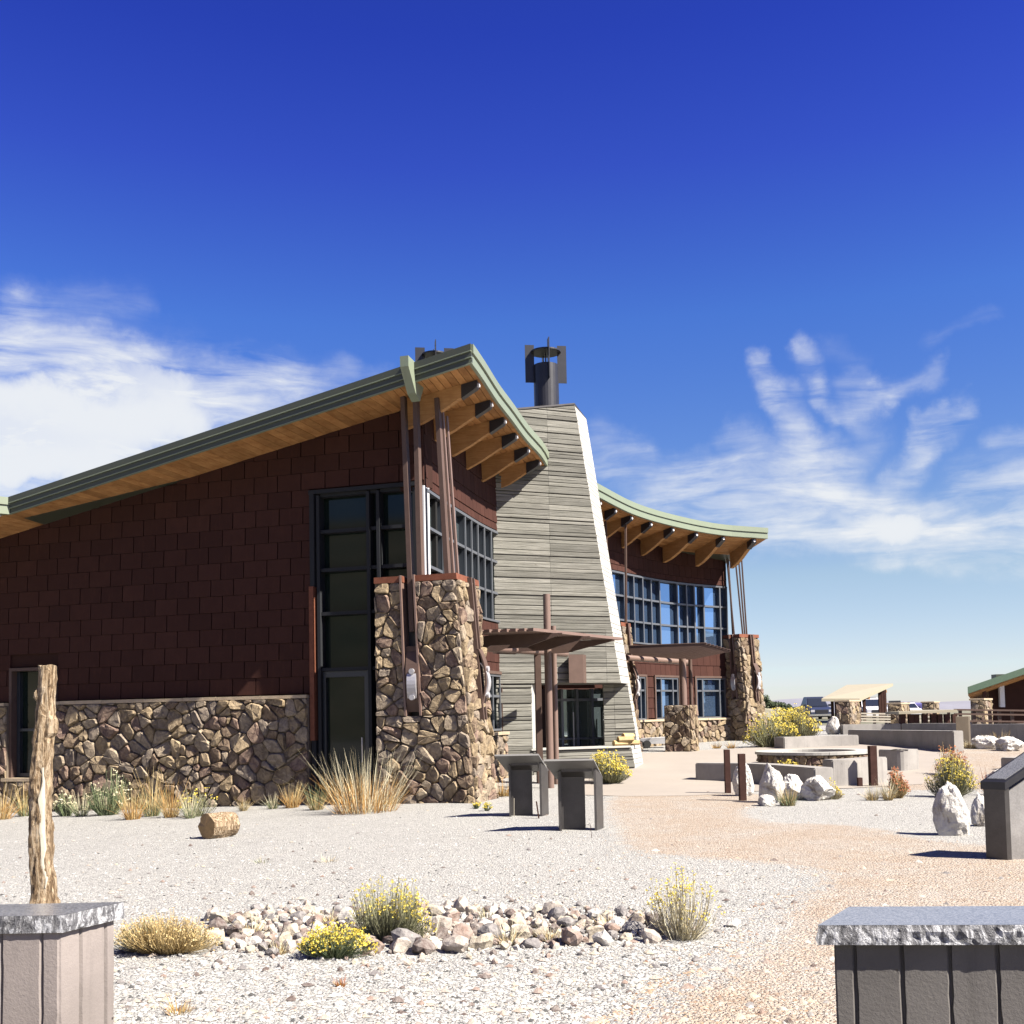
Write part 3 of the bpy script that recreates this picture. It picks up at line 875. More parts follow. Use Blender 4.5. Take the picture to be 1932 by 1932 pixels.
# fascia along the rake above the long facade: three stepped bands, green darkened for shade, with pale drip edges
LEN = 10.5
def rakebar(z0, z1, o, mat, name):
    a, b = A, A + dL * LEN
    za, zb = 8.58, 8.58 - SLOPE * LEN
    mb = MB(); out = nL * o
    q = lambda p, z, w: Vector((p.x, p.y, z)) + w
    mb.hexa([q(a, za + z0, out), q(a, za + z0, nL * -.05), q(b, zb + z0, nL * -.05), q(b, zb + z0, out)],
            [q(a, za + z1, out), q(a, za + z1, nL * -.05), q(b, zb + z1, nL * -.05), q(b, zb + z1, out)])
    return mb.build(name, mat, VC)
rakebar(-.125, .0, .06, 'green_metal', 'rake_fascia'); rakebar(-.14, -.125, .065, 'green_trim_lit', 'drip_edge')
rakebar(-.235, -.14, .03, 'green_metal', 'rake_fascia'); rakebar(-.25, -.235, .04, 'green_trim_lit', 'drip_edge')
rakebar(-.345, -.25, .0, 'green_metal', 'rake_fascia'); rakebar(-.36, -.345, .012, 'green_trim_lit', 'drip_edge')
# soffit: boards of warm timber, each its own piece
zs = -FH + .012
def soffit_boards():
    # over the curved eave: boards run with the rafters' bays, parallel to the eave
    rows = 12; W = 1.75
    for k in range(rows):
        w0, w1 = .03 + W * k / rows, .03 + W * (k + 1) / rows - .012
        cut = [0.05]
        while cut[-1] < eave.L: cut.append(min(eave.L, cut[-1] + rng.uniform(3.0, 5.0)))
        for a, b in zip(cut, cut[1:]):
            n = 8; vs, fs = [], []
            for i in range(n + 1):
                s = a + (b - .008 - a) * i / n
                for w, dz in ((w0, 0), (w1, 0), (w1, .02), (w0, .02)): vs.append(rp(s, w, zs + dz))
            for i in range(n):
                for q in range(4): fs.append((4 * i + q, 4 * i + (q + 1) % 4, 4 * i + 4 + (q + 1) % 4, 4 * i + 4 + q))
            o = recalc(obj('soffit_board', vs, fs, 'soffit_wood', roof))
    # over the long facade: boards run across the slope
    t = 0.0
    while t < 13.5:
        w = .19
        za, zb = 8.58 - SLOPE * t + zs, 8.58 - SLOPE * (t + w - .008) + zs
        a0, a1 = A + dL * (t + 1.75) , A + dL * (t + 1.75 + w - .008)
        za -= SLOPE * 1.75; zb -= SLOPE * 1.75
        q = lambda p, z, o: Vector((p.x, p.y, z)) + nL * o
        MB().hexa([q(a0, za, -.02), q(a0, za, -1.5), q(a1, zb, -1.5), q(a1, zb, -.02)], [q(a0, za + .02, -.02), q(a0, za + .02, -1.5), q(a1, zb + .02, -1.5), q(a1, zb + .02, -.02)]).build('soffit_board', 'soffit_wood', roof)
        t += w
soffit_boards()
# short return of a lower roof at the far left, running toward the viewer; fascia painted the sunlit green
LC = A + dL * LEN
zlc = 8.58 - SLOPE * LEN
wing = Vector((-.80, -.60, 0)).normalized(); wn = Vector((.60, -.80, 0))
for (z0, z1, o, mt) in ((-.16, 0, .05, 'green_trim_lit'), (-.36, -.165, .02, 'green_trim_lit')):
    a = LC + wn * o - nL * -.0; b = LC + wing * 3.0 + wn * o
    q = lambda p, z: Vector((p.x, p.y, zlc + z))
    MB().hexa([q(a, z0), q(b, z0), q(b - wn * .3, z0), q(a - wn * .3, z0)], [q(a, z1), q(b, z1), q(b - wn * .3, z1), q(a - wn * .3, z1)]).build('low_fascia', mt, VC)
lr = [LC, LC + wing * 3.0, LC + wing * 3.0 + dL * 4, LC + dL * 4]
MB().hexa([Vector((p.x, p.y, zlc - .34)) for p in lr], [Vector((p.x, p.y, zlc - .03)) for p in lr]).build('low_roof', 'soffit_wood', VC)

# green-clad ridge beam end poking through the rake
bt = (onV(763, 715, A + nL * .34, dL) - A - nL * .34).dot(dL)
ba = A + dL * bt; bz = 8.58 - SLOPE * bt
side = Vector((dL.x, dL.y, 0)) * .085
prof = [(.34, .06), (.34, -.14), (.0, -.56), (-.22, -.66), (-.45, -.3), (-.45, .0)]
poly = [ba + nL * a - side + Vector((0, 0, bz + z)) for a, z in prof]
MB().prism(poly, side * 2).build('ridge_beam', 'green_trim_lit', VC)

# rafters with dark metal caps on their tips
s = .95; k = 0
while s < eave.L - .3:
    if not (7.9 < s < 10.2):
        p, d, n = eave.at(s); W = 1.62; h = d * .07
        def P(w, z): return rp(s, w, 0) + Vector((0, 0, z))
        pr = [P(.16, zs), P(.16, zs - .13), P(.9, zs - .42), P(1.25, zs - .52), P(W, zs - .55), P(W, zs)]
        r_ = MB().prism([q - h for q in pr], h * 2).build('rafter', 'rafter_wood', roof)
        h2 = d * .085
        pr = [P(.12, zs - .004), P(.12, zs - .15), P(.44, zs - .27), P(.44, zs - .004)]
        MB().prism([q - h2 for q in pr], h2 * 2).build('rafter_cap', 'black_steel', roof)
        e = P(.12, zs - .085); MB().tube(e, e + n * .04, .045, 8).build('cap_bolt', 'white_panel', roof)
    s += 1.24

# --- long facade
zt = lambda t: 8.58 - SLOPE * (t + 1.48) + zs
core = MB()
base = [WC, WC + dL * 13]
wthk = -nL * .4
tW0, tW1 = tL(110, 1400)[0], tL(20, 1400)[0]          # small window at the far left
core.hexa([ptL(2.50, 2.94, -.03), ptL(2.50, 2.94, -.5), ptL(13, 2.94, -.5), ptL(13, 2.94, -.03)],
          [ptL(2.50, zt(2.5), -.03), ptL(2.50, zt(2.5), -.5), ptL(13, zt(13), -.5), ptL(13, zt(13), -.03)])
for a_, b_, o_ in ((2.5, tW0, -.03), (tW0, tW1, -.40), (tW1, 13, -.03)):
    core.hexa([ptL(a_, -1.2, o_), ptL(a_, -1.2, -.5), ptL(b_, -1.2, -.5), ptL(b_, -1.2, o_)], [ptL(a_, 2.94, o_), ptL(a_, 2.94, -.5), ptL(b_, 2.94, -.5), ptL(b_, 2.94, o_)])
core.hexa([ptL(.0, 6.3, -.03), ptL(.0, 6.3, -.5), ptL(2.5, 6.3, -.5), ptL(2.5, 6.3, -.03)],
          [ptL(.0, zt(0), -.03), ptL(.0, zt(0), -.5), ptL(2.5, zt(2.5), -.5), ptL(2.5, zt(2.5), -.03)])
wallL = core.build('wall', 'shingle_backing', VC)
CAPZ = 2.14
def rect(a, b, c, d): return [(a, c), (b, c), (b, d), (a, d)]
# shingles: staggered courses, lower edge proud
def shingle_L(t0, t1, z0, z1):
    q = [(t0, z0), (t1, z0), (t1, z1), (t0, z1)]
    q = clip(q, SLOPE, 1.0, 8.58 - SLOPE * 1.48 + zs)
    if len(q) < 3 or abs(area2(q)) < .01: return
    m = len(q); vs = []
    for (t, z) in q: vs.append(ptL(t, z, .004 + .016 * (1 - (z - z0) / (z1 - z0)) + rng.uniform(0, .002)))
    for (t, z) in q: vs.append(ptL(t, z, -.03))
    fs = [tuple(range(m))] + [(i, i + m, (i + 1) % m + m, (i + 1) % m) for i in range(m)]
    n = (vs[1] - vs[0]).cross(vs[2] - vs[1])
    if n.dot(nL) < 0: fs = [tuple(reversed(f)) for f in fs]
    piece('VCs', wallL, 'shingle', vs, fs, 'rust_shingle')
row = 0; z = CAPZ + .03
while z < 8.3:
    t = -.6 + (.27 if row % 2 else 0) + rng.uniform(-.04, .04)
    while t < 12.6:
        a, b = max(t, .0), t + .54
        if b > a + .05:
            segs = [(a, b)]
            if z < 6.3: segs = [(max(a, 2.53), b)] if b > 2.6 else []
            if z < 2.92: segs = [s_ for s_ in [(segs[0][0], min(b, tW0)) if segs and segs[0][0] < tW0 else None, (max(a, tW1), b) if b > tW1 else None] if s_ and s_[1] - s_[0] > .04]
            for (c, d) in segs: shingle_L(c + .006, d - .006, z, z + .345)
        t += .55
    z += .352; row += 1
# stone base of the long facade
stL = MB()
def slabL(mb, t0, t1, z0, z1, o0, o1):
    return mb.hexa([ptL(t0, z0, o1), ptL(t0, z0, o0), ptL(t1, z0, o0), ptL(t1, z0, o1)], [ptL(t0, z1, o1), ptL(t0, z1, o0), ptL(t1, z1, o0), ptL(t1, z1, o1)])
slabL(stL, 2.55, tW0, -1.2, CAPZ - .07, -.2, .12)
slabL(stL, tW0, tW1, -1.2, .40, -.2, .12)
slabL(stL, tW1, 12.8, -1.2, CAPZ - .07, -.2, .12)
stoneL = stL.build('stone_base', 'mortar', VC)
Zv = Vector((0, 0, 1))
O = ptL(0, 0, .125)
exL = -dL
stones('VC', stoneL, O, exL, Zv, rect(-tW0, -2.56, -.55, CAPZ - .07), .30, .07, .011, seed=5)
stones('VC', stoneL, O, exL, Zv, rect(-tW1, -tW0, -.75, .40), .30, .05, .011, seed=6)
stones('VC', stoneL, O, exL, Zv, rect(-12.7, -tW1, -.75, CAPZ - .07), .30, .05, .011, seed=7)
def ledgeL(t0, t1, z):
    t = t0
    while t < t1:
        e = min(t1, t + rng.uniform(.7, 1.15))
        slabL(MB(), t + .004, e - .004, z - .07, z + rng.uniform(-.004, .006), -.02, .185).build('cap_stone', 'cap_stone', stoneL); t = e
ledgeL(2.56, tW0 - .02, CAPZ); ledgeL(tW0 - .1, tW1 + .1, .46); ledgeL(tW1 + .02, 12.6, CAPZ)
# small window at the far left
wn_ = slabL(MB(), tW0, tW1, .46, 2.92, -.28, -.2).build('window', 'glass_dark', VC)
f = MB(); slabL(f, tW0, tW0 + .07, .46, 2.92, -.2, .06); slabL(f, tW1 - .07, tW1, .46, 2.92, -.2, .06); slabL(f, tW0 + .07, tW1 - .07, 2.85, 2.92, -.2, .06); f.build('window_trim', 'steel_brown', wn_)
f = MB(); slabL(f, tW0 + .08, tW0 + .16, .48, 2.83, -.2, -.1); slabL(f, tW1 - .16, tW1 - .08, .48, 2.83, -.2, -.1); slabL(f, tW0 + .16, tW1 - .16, .48, .56, -.2, -.1); slabL(f, tW0 + .16, tW1 - .16, 1.5, 1.56, -.2, -.1); f.build('window_frame', 'mullion_dark', wn_)
# curtain wall with the door
GZ = -.2
cw = slabL(MB(), .15, 2.48, GZ, 6.28, -.24, -.20).build('curtain_wall', 'glass_dark', VC)
tm = [tL(604, 1300)[0], tL(699, 1300)[0], 1.0, .2]
zm = [6.25, tL(650, 1000)[1], tL(650, 1073)[1], tL(650, 1156)[1], tL(650, 1262)[1]]
for t in tm: slabL(MB(), t - .035, t + .035, GZ, 6.25, -.2, .03).build('mullion', 'frame_dark', cw)
for z in zm:
    for a, b in ((tm[1] + .037, tm[0] - .037), (tm[2] + .037, tm[1] - .037), (tm[3] + .037, tm[2] - .037)):
        slabL(MB(), a, b, z - .035, z + .035, -.2, -.02).build('transom', 'frame_dark', cw)
slabL(MB(), 2.42, 2.52, GZ, 1.2, -.2, .06).build('shaded_jamb', 'frame_dark', VC); slabL(MB(), 2.42, 2.52, 4.36, 6.28, -.2, .06).build('shaded_jamb', 'frame_dark', VC)  # shaded stretches of the same jamb, painted dark
slabL(MB(), 2.43, 2.53, 1.2, 4.36, -.2, .10).build('sunlit_jamb', 'rust_trim', VC)  # rust colour only where sun falls on the jamb; light painted in
slabL(MB(), 0.1, 2.54, 6.28, 6.36, -.05, .06).build('head_trim', 'frame_dark', VC)
slabL(MB(), .0, .035, GZ, 6.28, -.3, .0).build('corner_post', 'white_panel', VC)
zd = zm[4] - .04
door = slabL(MB(), tm[1] + .16, tm[0] - .10, .10, zd - .12, -.185, -.15).build('door', 'glass_dark', VC)
f = MB(); slabL(f, tm[1] + .037, tm[1] + .158, GZ, zd, -.19, -.06); slabL(f, tm[0] - .098, tm[0] - .037, GZ, zd, -.19, -.06)
slabL(f, tm[1] + .16, tm[0] - .10, zd - .12, zd, -.19, -.06); slabL(f, tm[1] + .16, tm[0] - .10, GZ, .10, -.19, -.06); f.build('door_frame', 'mullion_dark', door)
slabL(MB(), tm[1] + .20, tm[1] + .225, .75, 1.25, -.05, -.02).build('handle', 'silver', door)
# dark room behind
slabL(MB(), .1, 2.5, GZ, 6.3, -1.0, -.9).build('room_back', 'interior', VC)

# --- curved facade (two visible stretches, either side of the tower)
cwall = MB()
cslab(cwall, wall, 0.03, wall.L, -.5, SILL - .02, -.5, -.30)
cslab(cwall, wall, 0.03, wall.L, -.5, 1.30, -.299, -.04); cslab(cwall, wall, 0.03, wall.L, 2.88, SILL - .02, -.299, -.04)
lw = [wall.atu(u) for u in (901, 942, 1197, 1216, 1234, 1277, 1312, 1366)]; lw = [.03] + lw + [wall.L]
for i_ in range(0, len(lw), 2): cslab(cwall, wall, lw[i_] + (0.0 if i_ == 0 else .02), lw[i_ + 1] - .02, 1.302, 2.878, -.299, -.04)
cslab(cwall, wall, lw[1], lw[2], 2.68, 2.878, -.299, -.04)
cslab(cwall, wall, 0.03, wall.L, HEAD + .02, 7.2, -.5, -.04)
def ztop(s):
    p, d, n = wall.at(s)
    best = min((math.hypot(eave.p[i].x - p.x, eave.p[i].y - p.y), eave.p[i].z) for i in range(len(eave.p)))
    return best[1] - best[0] * SLOPE + zs
n = 30
for i in range(n):
    a, b = .03 + (wall.L - .03) * i / n, .03 + (wall.L - .03) * (i + 1) / n
    (p, _, nn), (q, _, mm) = wall.at(a), wall.at(b)
    bot = [p + nn * -.04, q + mm * -.04, q + mm * -.5, p + nn * -.5]
    za, zb = ztop(a), ztop(b); top = [(za), (zb), (zb), (za)]
    cwall.hexa([Vector((v.x, v.y, 7.21)) for v in bot], [Vector((v.x, v.y, z)) for v, z in zip(bot, top)])
cw2 = cwall.build('curved_wall', 'shingle_backing', VC)
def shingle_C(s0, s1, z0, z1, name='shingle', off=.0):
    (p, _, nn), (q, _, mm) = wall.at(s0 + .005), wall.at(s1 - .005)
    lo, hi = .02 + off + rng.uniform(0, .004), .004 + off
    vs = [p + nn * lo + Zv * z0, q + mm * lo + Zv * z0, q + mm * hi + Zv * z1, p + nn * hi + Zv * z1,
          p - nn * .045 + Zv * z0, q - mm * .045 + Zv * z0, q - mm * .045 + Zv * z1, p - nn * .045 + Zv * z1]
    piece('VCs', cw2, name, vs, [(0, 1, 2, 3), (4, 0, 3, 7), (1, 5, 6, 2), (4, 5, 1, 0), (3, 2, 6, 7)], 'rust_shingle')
def courses(s0, s1, zlist, w, off=0):
    for r_, (z0, z1) in enumerate(zlist):
        s = s0 - (w / 2 if r_ % 2 else 0)
        while s < s1:
            a, b = max(s, s0), min(s + w, s1)
            if b - a > .05: shingle_C(a, b, z0 + .008, z1, off=off)
            s += w
sE = wall.L
sR0 = wall.atu(1150)
up_rows = [(HEAD + .08, HEAD + .27), (HEAD + .27, HEAD + .68), (HEAD + .68, HEAD + 1.15), (HEAD + 1.15, HEAD + 1.62)]
courses(.08, sT0, up_rows, .32); courses(sR0, sE - .03, up_rows, .34)
courses(.3, sT0, [(3.45, SILL - .08), (2.95, 3.45), (2.70, 2.95)], .32)
courses(sR0, sE - .03, [(3.3, SILL - .06), (2.88, 3.3)], .34)

def bay_window(s0, s1, splits, rows, frame='mullion', depth=.22, name='window', fin='mullion_dark', zb=None, glass='glass'):
    """glazing set back behind deep mullions; each pane is its own piece"""
    z0, z1 = rows[-1], rows[0]
    pane_parent = cslab(MB(), wall, s0, s1, z0 - .05, z0 + .0, -.30, .035, .4).build(name, frame, VC)
    cslab(MB(), wall, s0, s1, z1, z1 + .06, -.30, .035, .4).build('window_head', frame, pane_parent)
    for q in splits:
        cslab(MB(), wall, q - .03, q + .03, z0, z1, -.005, .03, .2).build('mullion', frame, pane_parent)
        cslab(MB(), wall, q - .025, q + .025, z0, z1, -.20, -.007, .2).build('mullion_shaded_side', fin, pane_parent)  # sides of the mullion painted dark to give their shade
    for i, (a, b) in enumerate(zip(splits, splits[1:])):
        for z in rows[1:-1]:
            cslab(MB(), wall, a + .032, b - .032, z - .03, z + .03, -.16, .012, .5).build('transom', frame, pane_parent)
        for za, zb_ in zip(rows[1:], rows):
            (p, _, nn), (q, _, mm) = wall.at(a + .03), wall.at(b - .03)
            tw = rng.uniform(-.003, .003)
            vs = [p - nn * (.13 + tw) + Zv * (za + .02), q - mm * (.13 - tw) + Zv * (za + .02), q - mm * (.13 - tw) + Zv * (zb_ - .02), p - nn * (.13 + tw) + Zv * (zb_ - .02)]
            vs += [v - nn * .02 for v in vs]
            obj('pane', vs, [(0, 1, 2, 3), (7, 6, 5, 4), (1, 0, 4, 5), (2, 1, 5, 6), (3, 2, 6, 7), (0, 3, 7, 4)], glass, pane_parent)
    return pane_parent
def us(lst): return [wall.atu(u) for u in lst]
spl = [.12] + us([838, 862, 880, 893, 905, 917, 930]) + [sT0 - .02]
bay_window(.10, sT0, spl, [HEAD, TR1, TR2, SILL])
spl = us([1152, 1178, 1196, 1213, 1230, 1246, 1282, 1299, 1315, 1332, 1347]) + [sE - .25, sE - .06]
spl = us([1152, 1180, 1198, 1215, 1231, 1248, 1281, 1298, 1314, 1331, 1362]) + [sE - .05]
bay_window(sR0, sE - .02, spl, [HEAD, TR1, TR2, SILL], glass='glass_sky_tint')
# dark strips in the bays are the mullion sides, their shade painted on
# lower windows
def low_window(u0, u1, zs_, ze, mids, tz):
    a, b = wall.atu(u0), wall.atu(u1)
    w = bay_window(a, b, [a + .03] + [a + (b - a) * m for m in mids] + [b - .03], [ze, tz, zs_], glass='glass_sky_tint' if u0 > 1150 else 'glass')
    f = MB()
    cslab(f, wall, a - .08, a, zs_ - .06, ze + .13, -.1, .06); cslab(f, wall, b, b + .08, zs_ - .06, ze + .13, -.1, .06); cslab(f, wall, a, b, ze + .06, ze + .13, -.1, .06)
    f.build('window_trim', 'steel_brown', w); return w
low_window(901, 942, 1.32, 2.60, [.33, .66], 2.12)
low_window(1197, 1216, 1.47, 2.80, [.5], 2.40)
low_window(1234, 1277, 1.47, 2.80, [.27, .78], 2.40)
low_window(1312, 1366, 1.47, 2.80, [.22, .80], 2.40)
# shingles between the lower windows
for (u0, u1) in ((1216.5, 1233.5), (1277.5, 1311), (1366.5, 1374)):
    a, b = wall.atu(u0) + .07, wall.atu(u1) - .07
    courses(a, b, [(1.46, 1.8), (1.8, 2.15), (2.15, 2.5), (2.5, 2.86)], .30)
a = wall.atu(875); courses(.4, a, [(1.3, 1.65), (1.65, 2.0), (2.0, 2.35), (2.35, 2.7)], .30)
# stone wainscot of the curved facade
def wainscot(s0, s1, cap, g0, seed, sp):
    mb = cslab(MB(), wall, s0, s1, g0 - .4, cap - .07, -.1, .10, .8); st = mb.build('stone_base', 'mortar', VC)
    n = max(1, int((s1 - s0) / 1.3))
    for i in range(n):
        a, b = s0 + (s1 - s0) * i / n, s0 + (s1 - s0) * (i + 1) / n
        (p, _, nn), (q, _, mm) = wall.at(a), wall.at(b)
        P0 = p + nn * .105; P1 = q + mm * .105; L = (P1 - P0).length
        stones('VC', st, Vector((P0.x, P0.y, 0)), (P1 - P0).normalized(), Zv, rect(0, L, g0, cap - .07), sp, .06, .014, seed=seed + i)
        cslab(MB(), wall, a + .005, b - .005, cap - .07, cap, -.02, .20, .7).build('cap_stone', 'cap_stone', st)
wainscot(.5, sT0, 1.24, -.1, 40, .30)
wainscot(wall.atu(1172), sE - .1, 1.42, .25, 60, .27)
# end wall closing the right end
pE, dE, nE = wall.at(sE)
MB().hexa([pE - nE * .05, pE + dE * .04 - nE * .05, pE + dE * .04 - nE * 8, pE - nE * 8], [pE - nE * .05 + Zv * 7.3, pE + dE * .04 - nE * .05 + Zv * 7.3, pE + dE * .04 - nE * 8 + Zv * 6.0, pE - nE * 8 + Zv * 6.0]).build('end_wall', 'rust_shingle', VC)

# --- piers: stone fins with a slot for the roof struts
def plaque(parent, c, ax, nn, h=1.0, w=.24):
    """bowed pale plate with two round bolts on a dark backing, ax along its width, nn outward"""
    vs, fs = [], []; n = 10
    mbk = MB(); mpl = MB()
    for mb, ww, hh, o, z_ in ((mbk, w * 1.0, h * 1.25, .0, .03), (mpl, w * .72, h * .78, .035, -.02)):
        base_i = len(mb.v)
        for i in range(n + 1):
            t = -1 + 2 * i / n; z = t * hh / 2 + z_; bow = .14 * (1 - t * t) + o
            for s_ in (-1, 1):
                mb.v.append(tuple(c + ax * (s_ * ww / 2 + .03 * (1 - t * t)) + nn * bow + Zv * z)); mb.v.append(tuple(c + ax * (s_ * ww / 2 + .03 * (1 - t * t)) + nn * (bow - .03) + Zv * z))
        for i in range(n):
            k = 4 * i; mb.f += [(k, k + 2, k + 6, k + 4), (k + 1, k + 5, k + 7, k + 3), (k, k + 4, k + 5, k + 1), (k + 2, k + 3, k + 7, k + 6)]
        mb.f += [(0, 1, 3, 2), (4 * n, 4 * n + 2, 4 * n + 3, 4 * n + 1)]
    bk = mbk.build('bracket', 'steel_brown', parent); mpl.build('plaque', 'silver', bk)
    for s_ in (-1, 1):
        q = c + nn * (.10) + ax * .03 + Zv * (s_ * h * .27 - .02); MB().tube(q, q + nn * .06, .055, 14).build('bolt', 'silver', bk)
def pier(key, C, a, b, La, Lb, z0, zt_, bat, slot, zslot, sp, seed, near=False):
    """C: outer corner on the ground; a: along the side face (toward the building), b: along the front face.
    bat: inset of the front face at the top"""
    C = Vector((C[0], C[1], 0)); nside = (-b if False else None)
    na = -b; nb = -a                                       # outward normals of side face and front face
    def q(t, w, z):                                        # t along a, w along b
        k = (z - z0) / (zt_ - z0); return C + a * (t + bat * k * (1 - t / La)) + b * w + Zv * z
    core = MB()
    def blk(t0, t1, w0, w1, za, zb):
        core.hexa([q(t0, w0, za), q(t1, w0, za), q(t1, w1, za), q(t0, w1, za)], [q(t0, w0, zb), q(t1, w0, zb), q(t1, w1, zb), q(t0, w1, zb)])
    s0, s1 = slot
    blk(0, La, 0, Lb, z0 - .5, zslot)
    blk(0, s0, 0, Lb, zslot, zt_); blk(s1, La, 0, Lb, zslot, zt_); blk(s0, s1, .32, Lb, zslot, zt_)
    st = core.build('pier', 'mortar', VC)
    e = .006
    def face(poly_tz, seed_):                               # side face polygons in (t, z)
        poly = []
        for (t, z) in poly_tz:
            p = q(t, 0, z); poly.append(((p - C).dot(-a), z))
        stones(key, st, C + na * e, -a, Zv, poly, sp, .055, .010, seed=seed_)
    face([(La, z0), (0, z0), (0, zslot), (La, zslot)], seed)
    face([(s0, zslot), (0, zslot), (0, zt_ - .1), (s0, zt_ - .1)], seed + 1)
    face([(La, zslot), (s1, zslot), (s1, zt_ - .1), (La, zt_ - .1)], seed + 2)
    # front face (leaning back)
    up = (q(0, 0, zt_) - q(0, 0, z0)); H = up.length; up.normalize()
    stones(key, st, q(0, 0, z0) + nb * e, b, up, rect(0, Lb, 0, H - .1), sp, .055, .010, seed=seed + 3) if True else None
    # rust coloured steel caps, slot lining
    for (t0, t1) in ((0, s0), (s1, La)):
        m = MB(); m.hexa([q(t0, -.05, zt_ - .10) - a * .04, q(t1, -.05, zt_ - .10), q(t1, Lb + .03, zt_ - .10), q(t0, Lb + .03, zt_ - .10) - a * .04],
                         [q(t0, -.05, zt_ + .02) - a * .04, q(t1, -.05, zt_ + .02), q(t1, Lb + .03, zt_ + .02), q(t0, Lb + .03, zt_ + .02) - a * .04])
        m.build('pier_cap', 'rust_trim', st)
    lin = MB()
    for (t0, t1) in ((s0 - .012, s0 + .03), (s1 - .03, s1 + .012)):
        lin.hexa([q(t0, -.09, zslot), q(t1, -.09, zslot), q(t1, .318, zslot), q(t0, .318, zslot)], [q(t0, -.09, zt_ + .03), q(t1, -.09, zt_ + .03), q(t1, .318, zt_ + .03), q(t0, .318, zt_ + .03)])
    lin.build('slot_lining', 'pipe_brown', st)
    m = MB(); m.hexa([q(s0 + .03, .20, zslot), q(s1 - .03, .20, zslot), q(s1 - .03, .30, zslot), q(s0 + .03, .30, zslot)], [q(s0 + .03, .20, zt_), q(s1 - .03, .20, zt_), q(s1 - .03, .30, zt_), q(s0 + .03, .30, zt_)])
    m.build('slot_back', 'black_steel', st)
    zp = zslot + (zt_ - zslot) * .50
    m = MB(); m.hexa([q(s0 + .04, .02, zslot + .10), q(s1 - .04, .02, zslot + .1), q(s1 - .04, .10, zslot + .1), q(s0 + .04, .10, zslot + .1)], [q(s0 + .04, .02, zp), q(s1 - .04, .02, zp), q(s1 - .04, .10, zp), q(s0 + .04, .10, zp)])
    m.build('strut_plate', 'steel_brown', st)
    sc_ = (s0 + s1) / 2
    plaque(st, q(sc_, .0, zslot + .62), -a, na, .92, .26)
    # steel channel and bowed bracket on the front face
    w0, w1 = Lb * .45, Lb * .62
    ch = MB()
    for (wa, wb) in ((w0, w0 + .05), (w1 - .05, w1)):
        ch.hexa([q(0, wa, zslot - .1) + nb * .13, q(0, wb, zslot - .1) + nb * .13, q(0, wb, zslot - .1) - nb * .05, q(0, wa, zslot - .1) - nb * .05], [q(0, wa, zt_) + nb * .13, q(0, wb, zt_) + nb * .13, q(0, wb, zt_) - nb * .05, q(0, wa, zt_) - nb * .05])
    ch.build('steel_channel', 'steel_brown', st)
    plaque(st, q(0, (w0 + w1) / 2, zslot + .65) + nb * .10, b, nb, .95, .22)
    return q, st
C0 = Vector((-.73, 20.8, 0))
bdir = Vector((.292, .956, 0)).normalized()
ttop = (onV(858.6, 1083, C0, dL) - C0).dot(dL)
s_r = (onV(791, 1250, C0, dL) - C0).dot(dL); s_l = (onV(762, 1250, C0, dL) - C0).dot(dL)
qN, stN = pier('VC', C0, dL, bdir, 2.0, 1.25, -.10, 4.34, ttop, (s_r - ttop * .35, s_l - ttop * .25), 1.66, .29, 90)
EAVE_Z = lambda x, y: 0
# far pier at the right end, and the one just past the tower
def side_pier(u_s, proj, wid, zg, zt_, seed, sp, off=0.0):
    s_ = min(wall.atu(u_s), wall.L - .01)
    p, d, n = wall.at(s_)
    C = p + n * proj + d * off
    return pier('VC', C, -n, d, proj + .1, wid, zg, zt_, .32, (.36, .62), zg + 1.6, sp, seed), p, d, n, C
fp = side_pier(1368, .98, 1.0, .50, 4.42, 130, .30, off=.05)
mp = side_pier(1126, 1.15, .62, .25, 4.42, 150, .30)
# roof struts: tapered steel channels rising from the slots to the rafters
def strut(a, b, w, parent=VC, mat='steel_brown', w2=None):
    MB().bar(a, b, w, w * .62, (dL.x, dL.y, 0), w2 or w * .9, (w2 or w * .9) * .62).build('strut', mat, parent)
pin = C0 - (-bdir) * .14 - bdir * 0
pin = C0 + bdir * .12
def onS(u, v, k=.12): return onV(u, v, C0 + bdir * k, dL)
strut(onS(779.5, 1192), onS(761, 742), .155); strut(onS(797, 1192), onS(784.5, 735), .16)
strut(onS(845, 1086, .35), onS(825, 752, .35), .15); strut(onS(856, 1086, .5), onS(835, 775, .5), .07, mat='pipe_brown'); strut(onS(864, 1086, .75), onS(843, 785, .75), .07, mat='pipe_brown')  # two thin paler bars paint the sunlit right faces of the dark strut
(qF, stF), pF, dF, nF, CF = fp
for k, (t, w, lean) in enumerate(((.42, .1, -.25), (.49, .1, .05), (.56, .1, .22), (.26, .42, -.2), (.26, .52, .0), (.26, .62, .15))):
    a = qF(t, w, 3.6 if k < 3 else 3.9); p2 = a + dF * lean * .5 - nF * .25; p2.z = 7.8
    strut(a, p2, .09)
(qM, stM), pM, dM, nM, CM = mp
for k, (t, w, lean) in enumerate(((.55, .1, -.2), (.72, .1, .1), (.1, .4, .2))):
    a = qM(t, w, 3.6); p2 = a + dM * lean; p2.z = 7.6; strut(a, p2, .10)

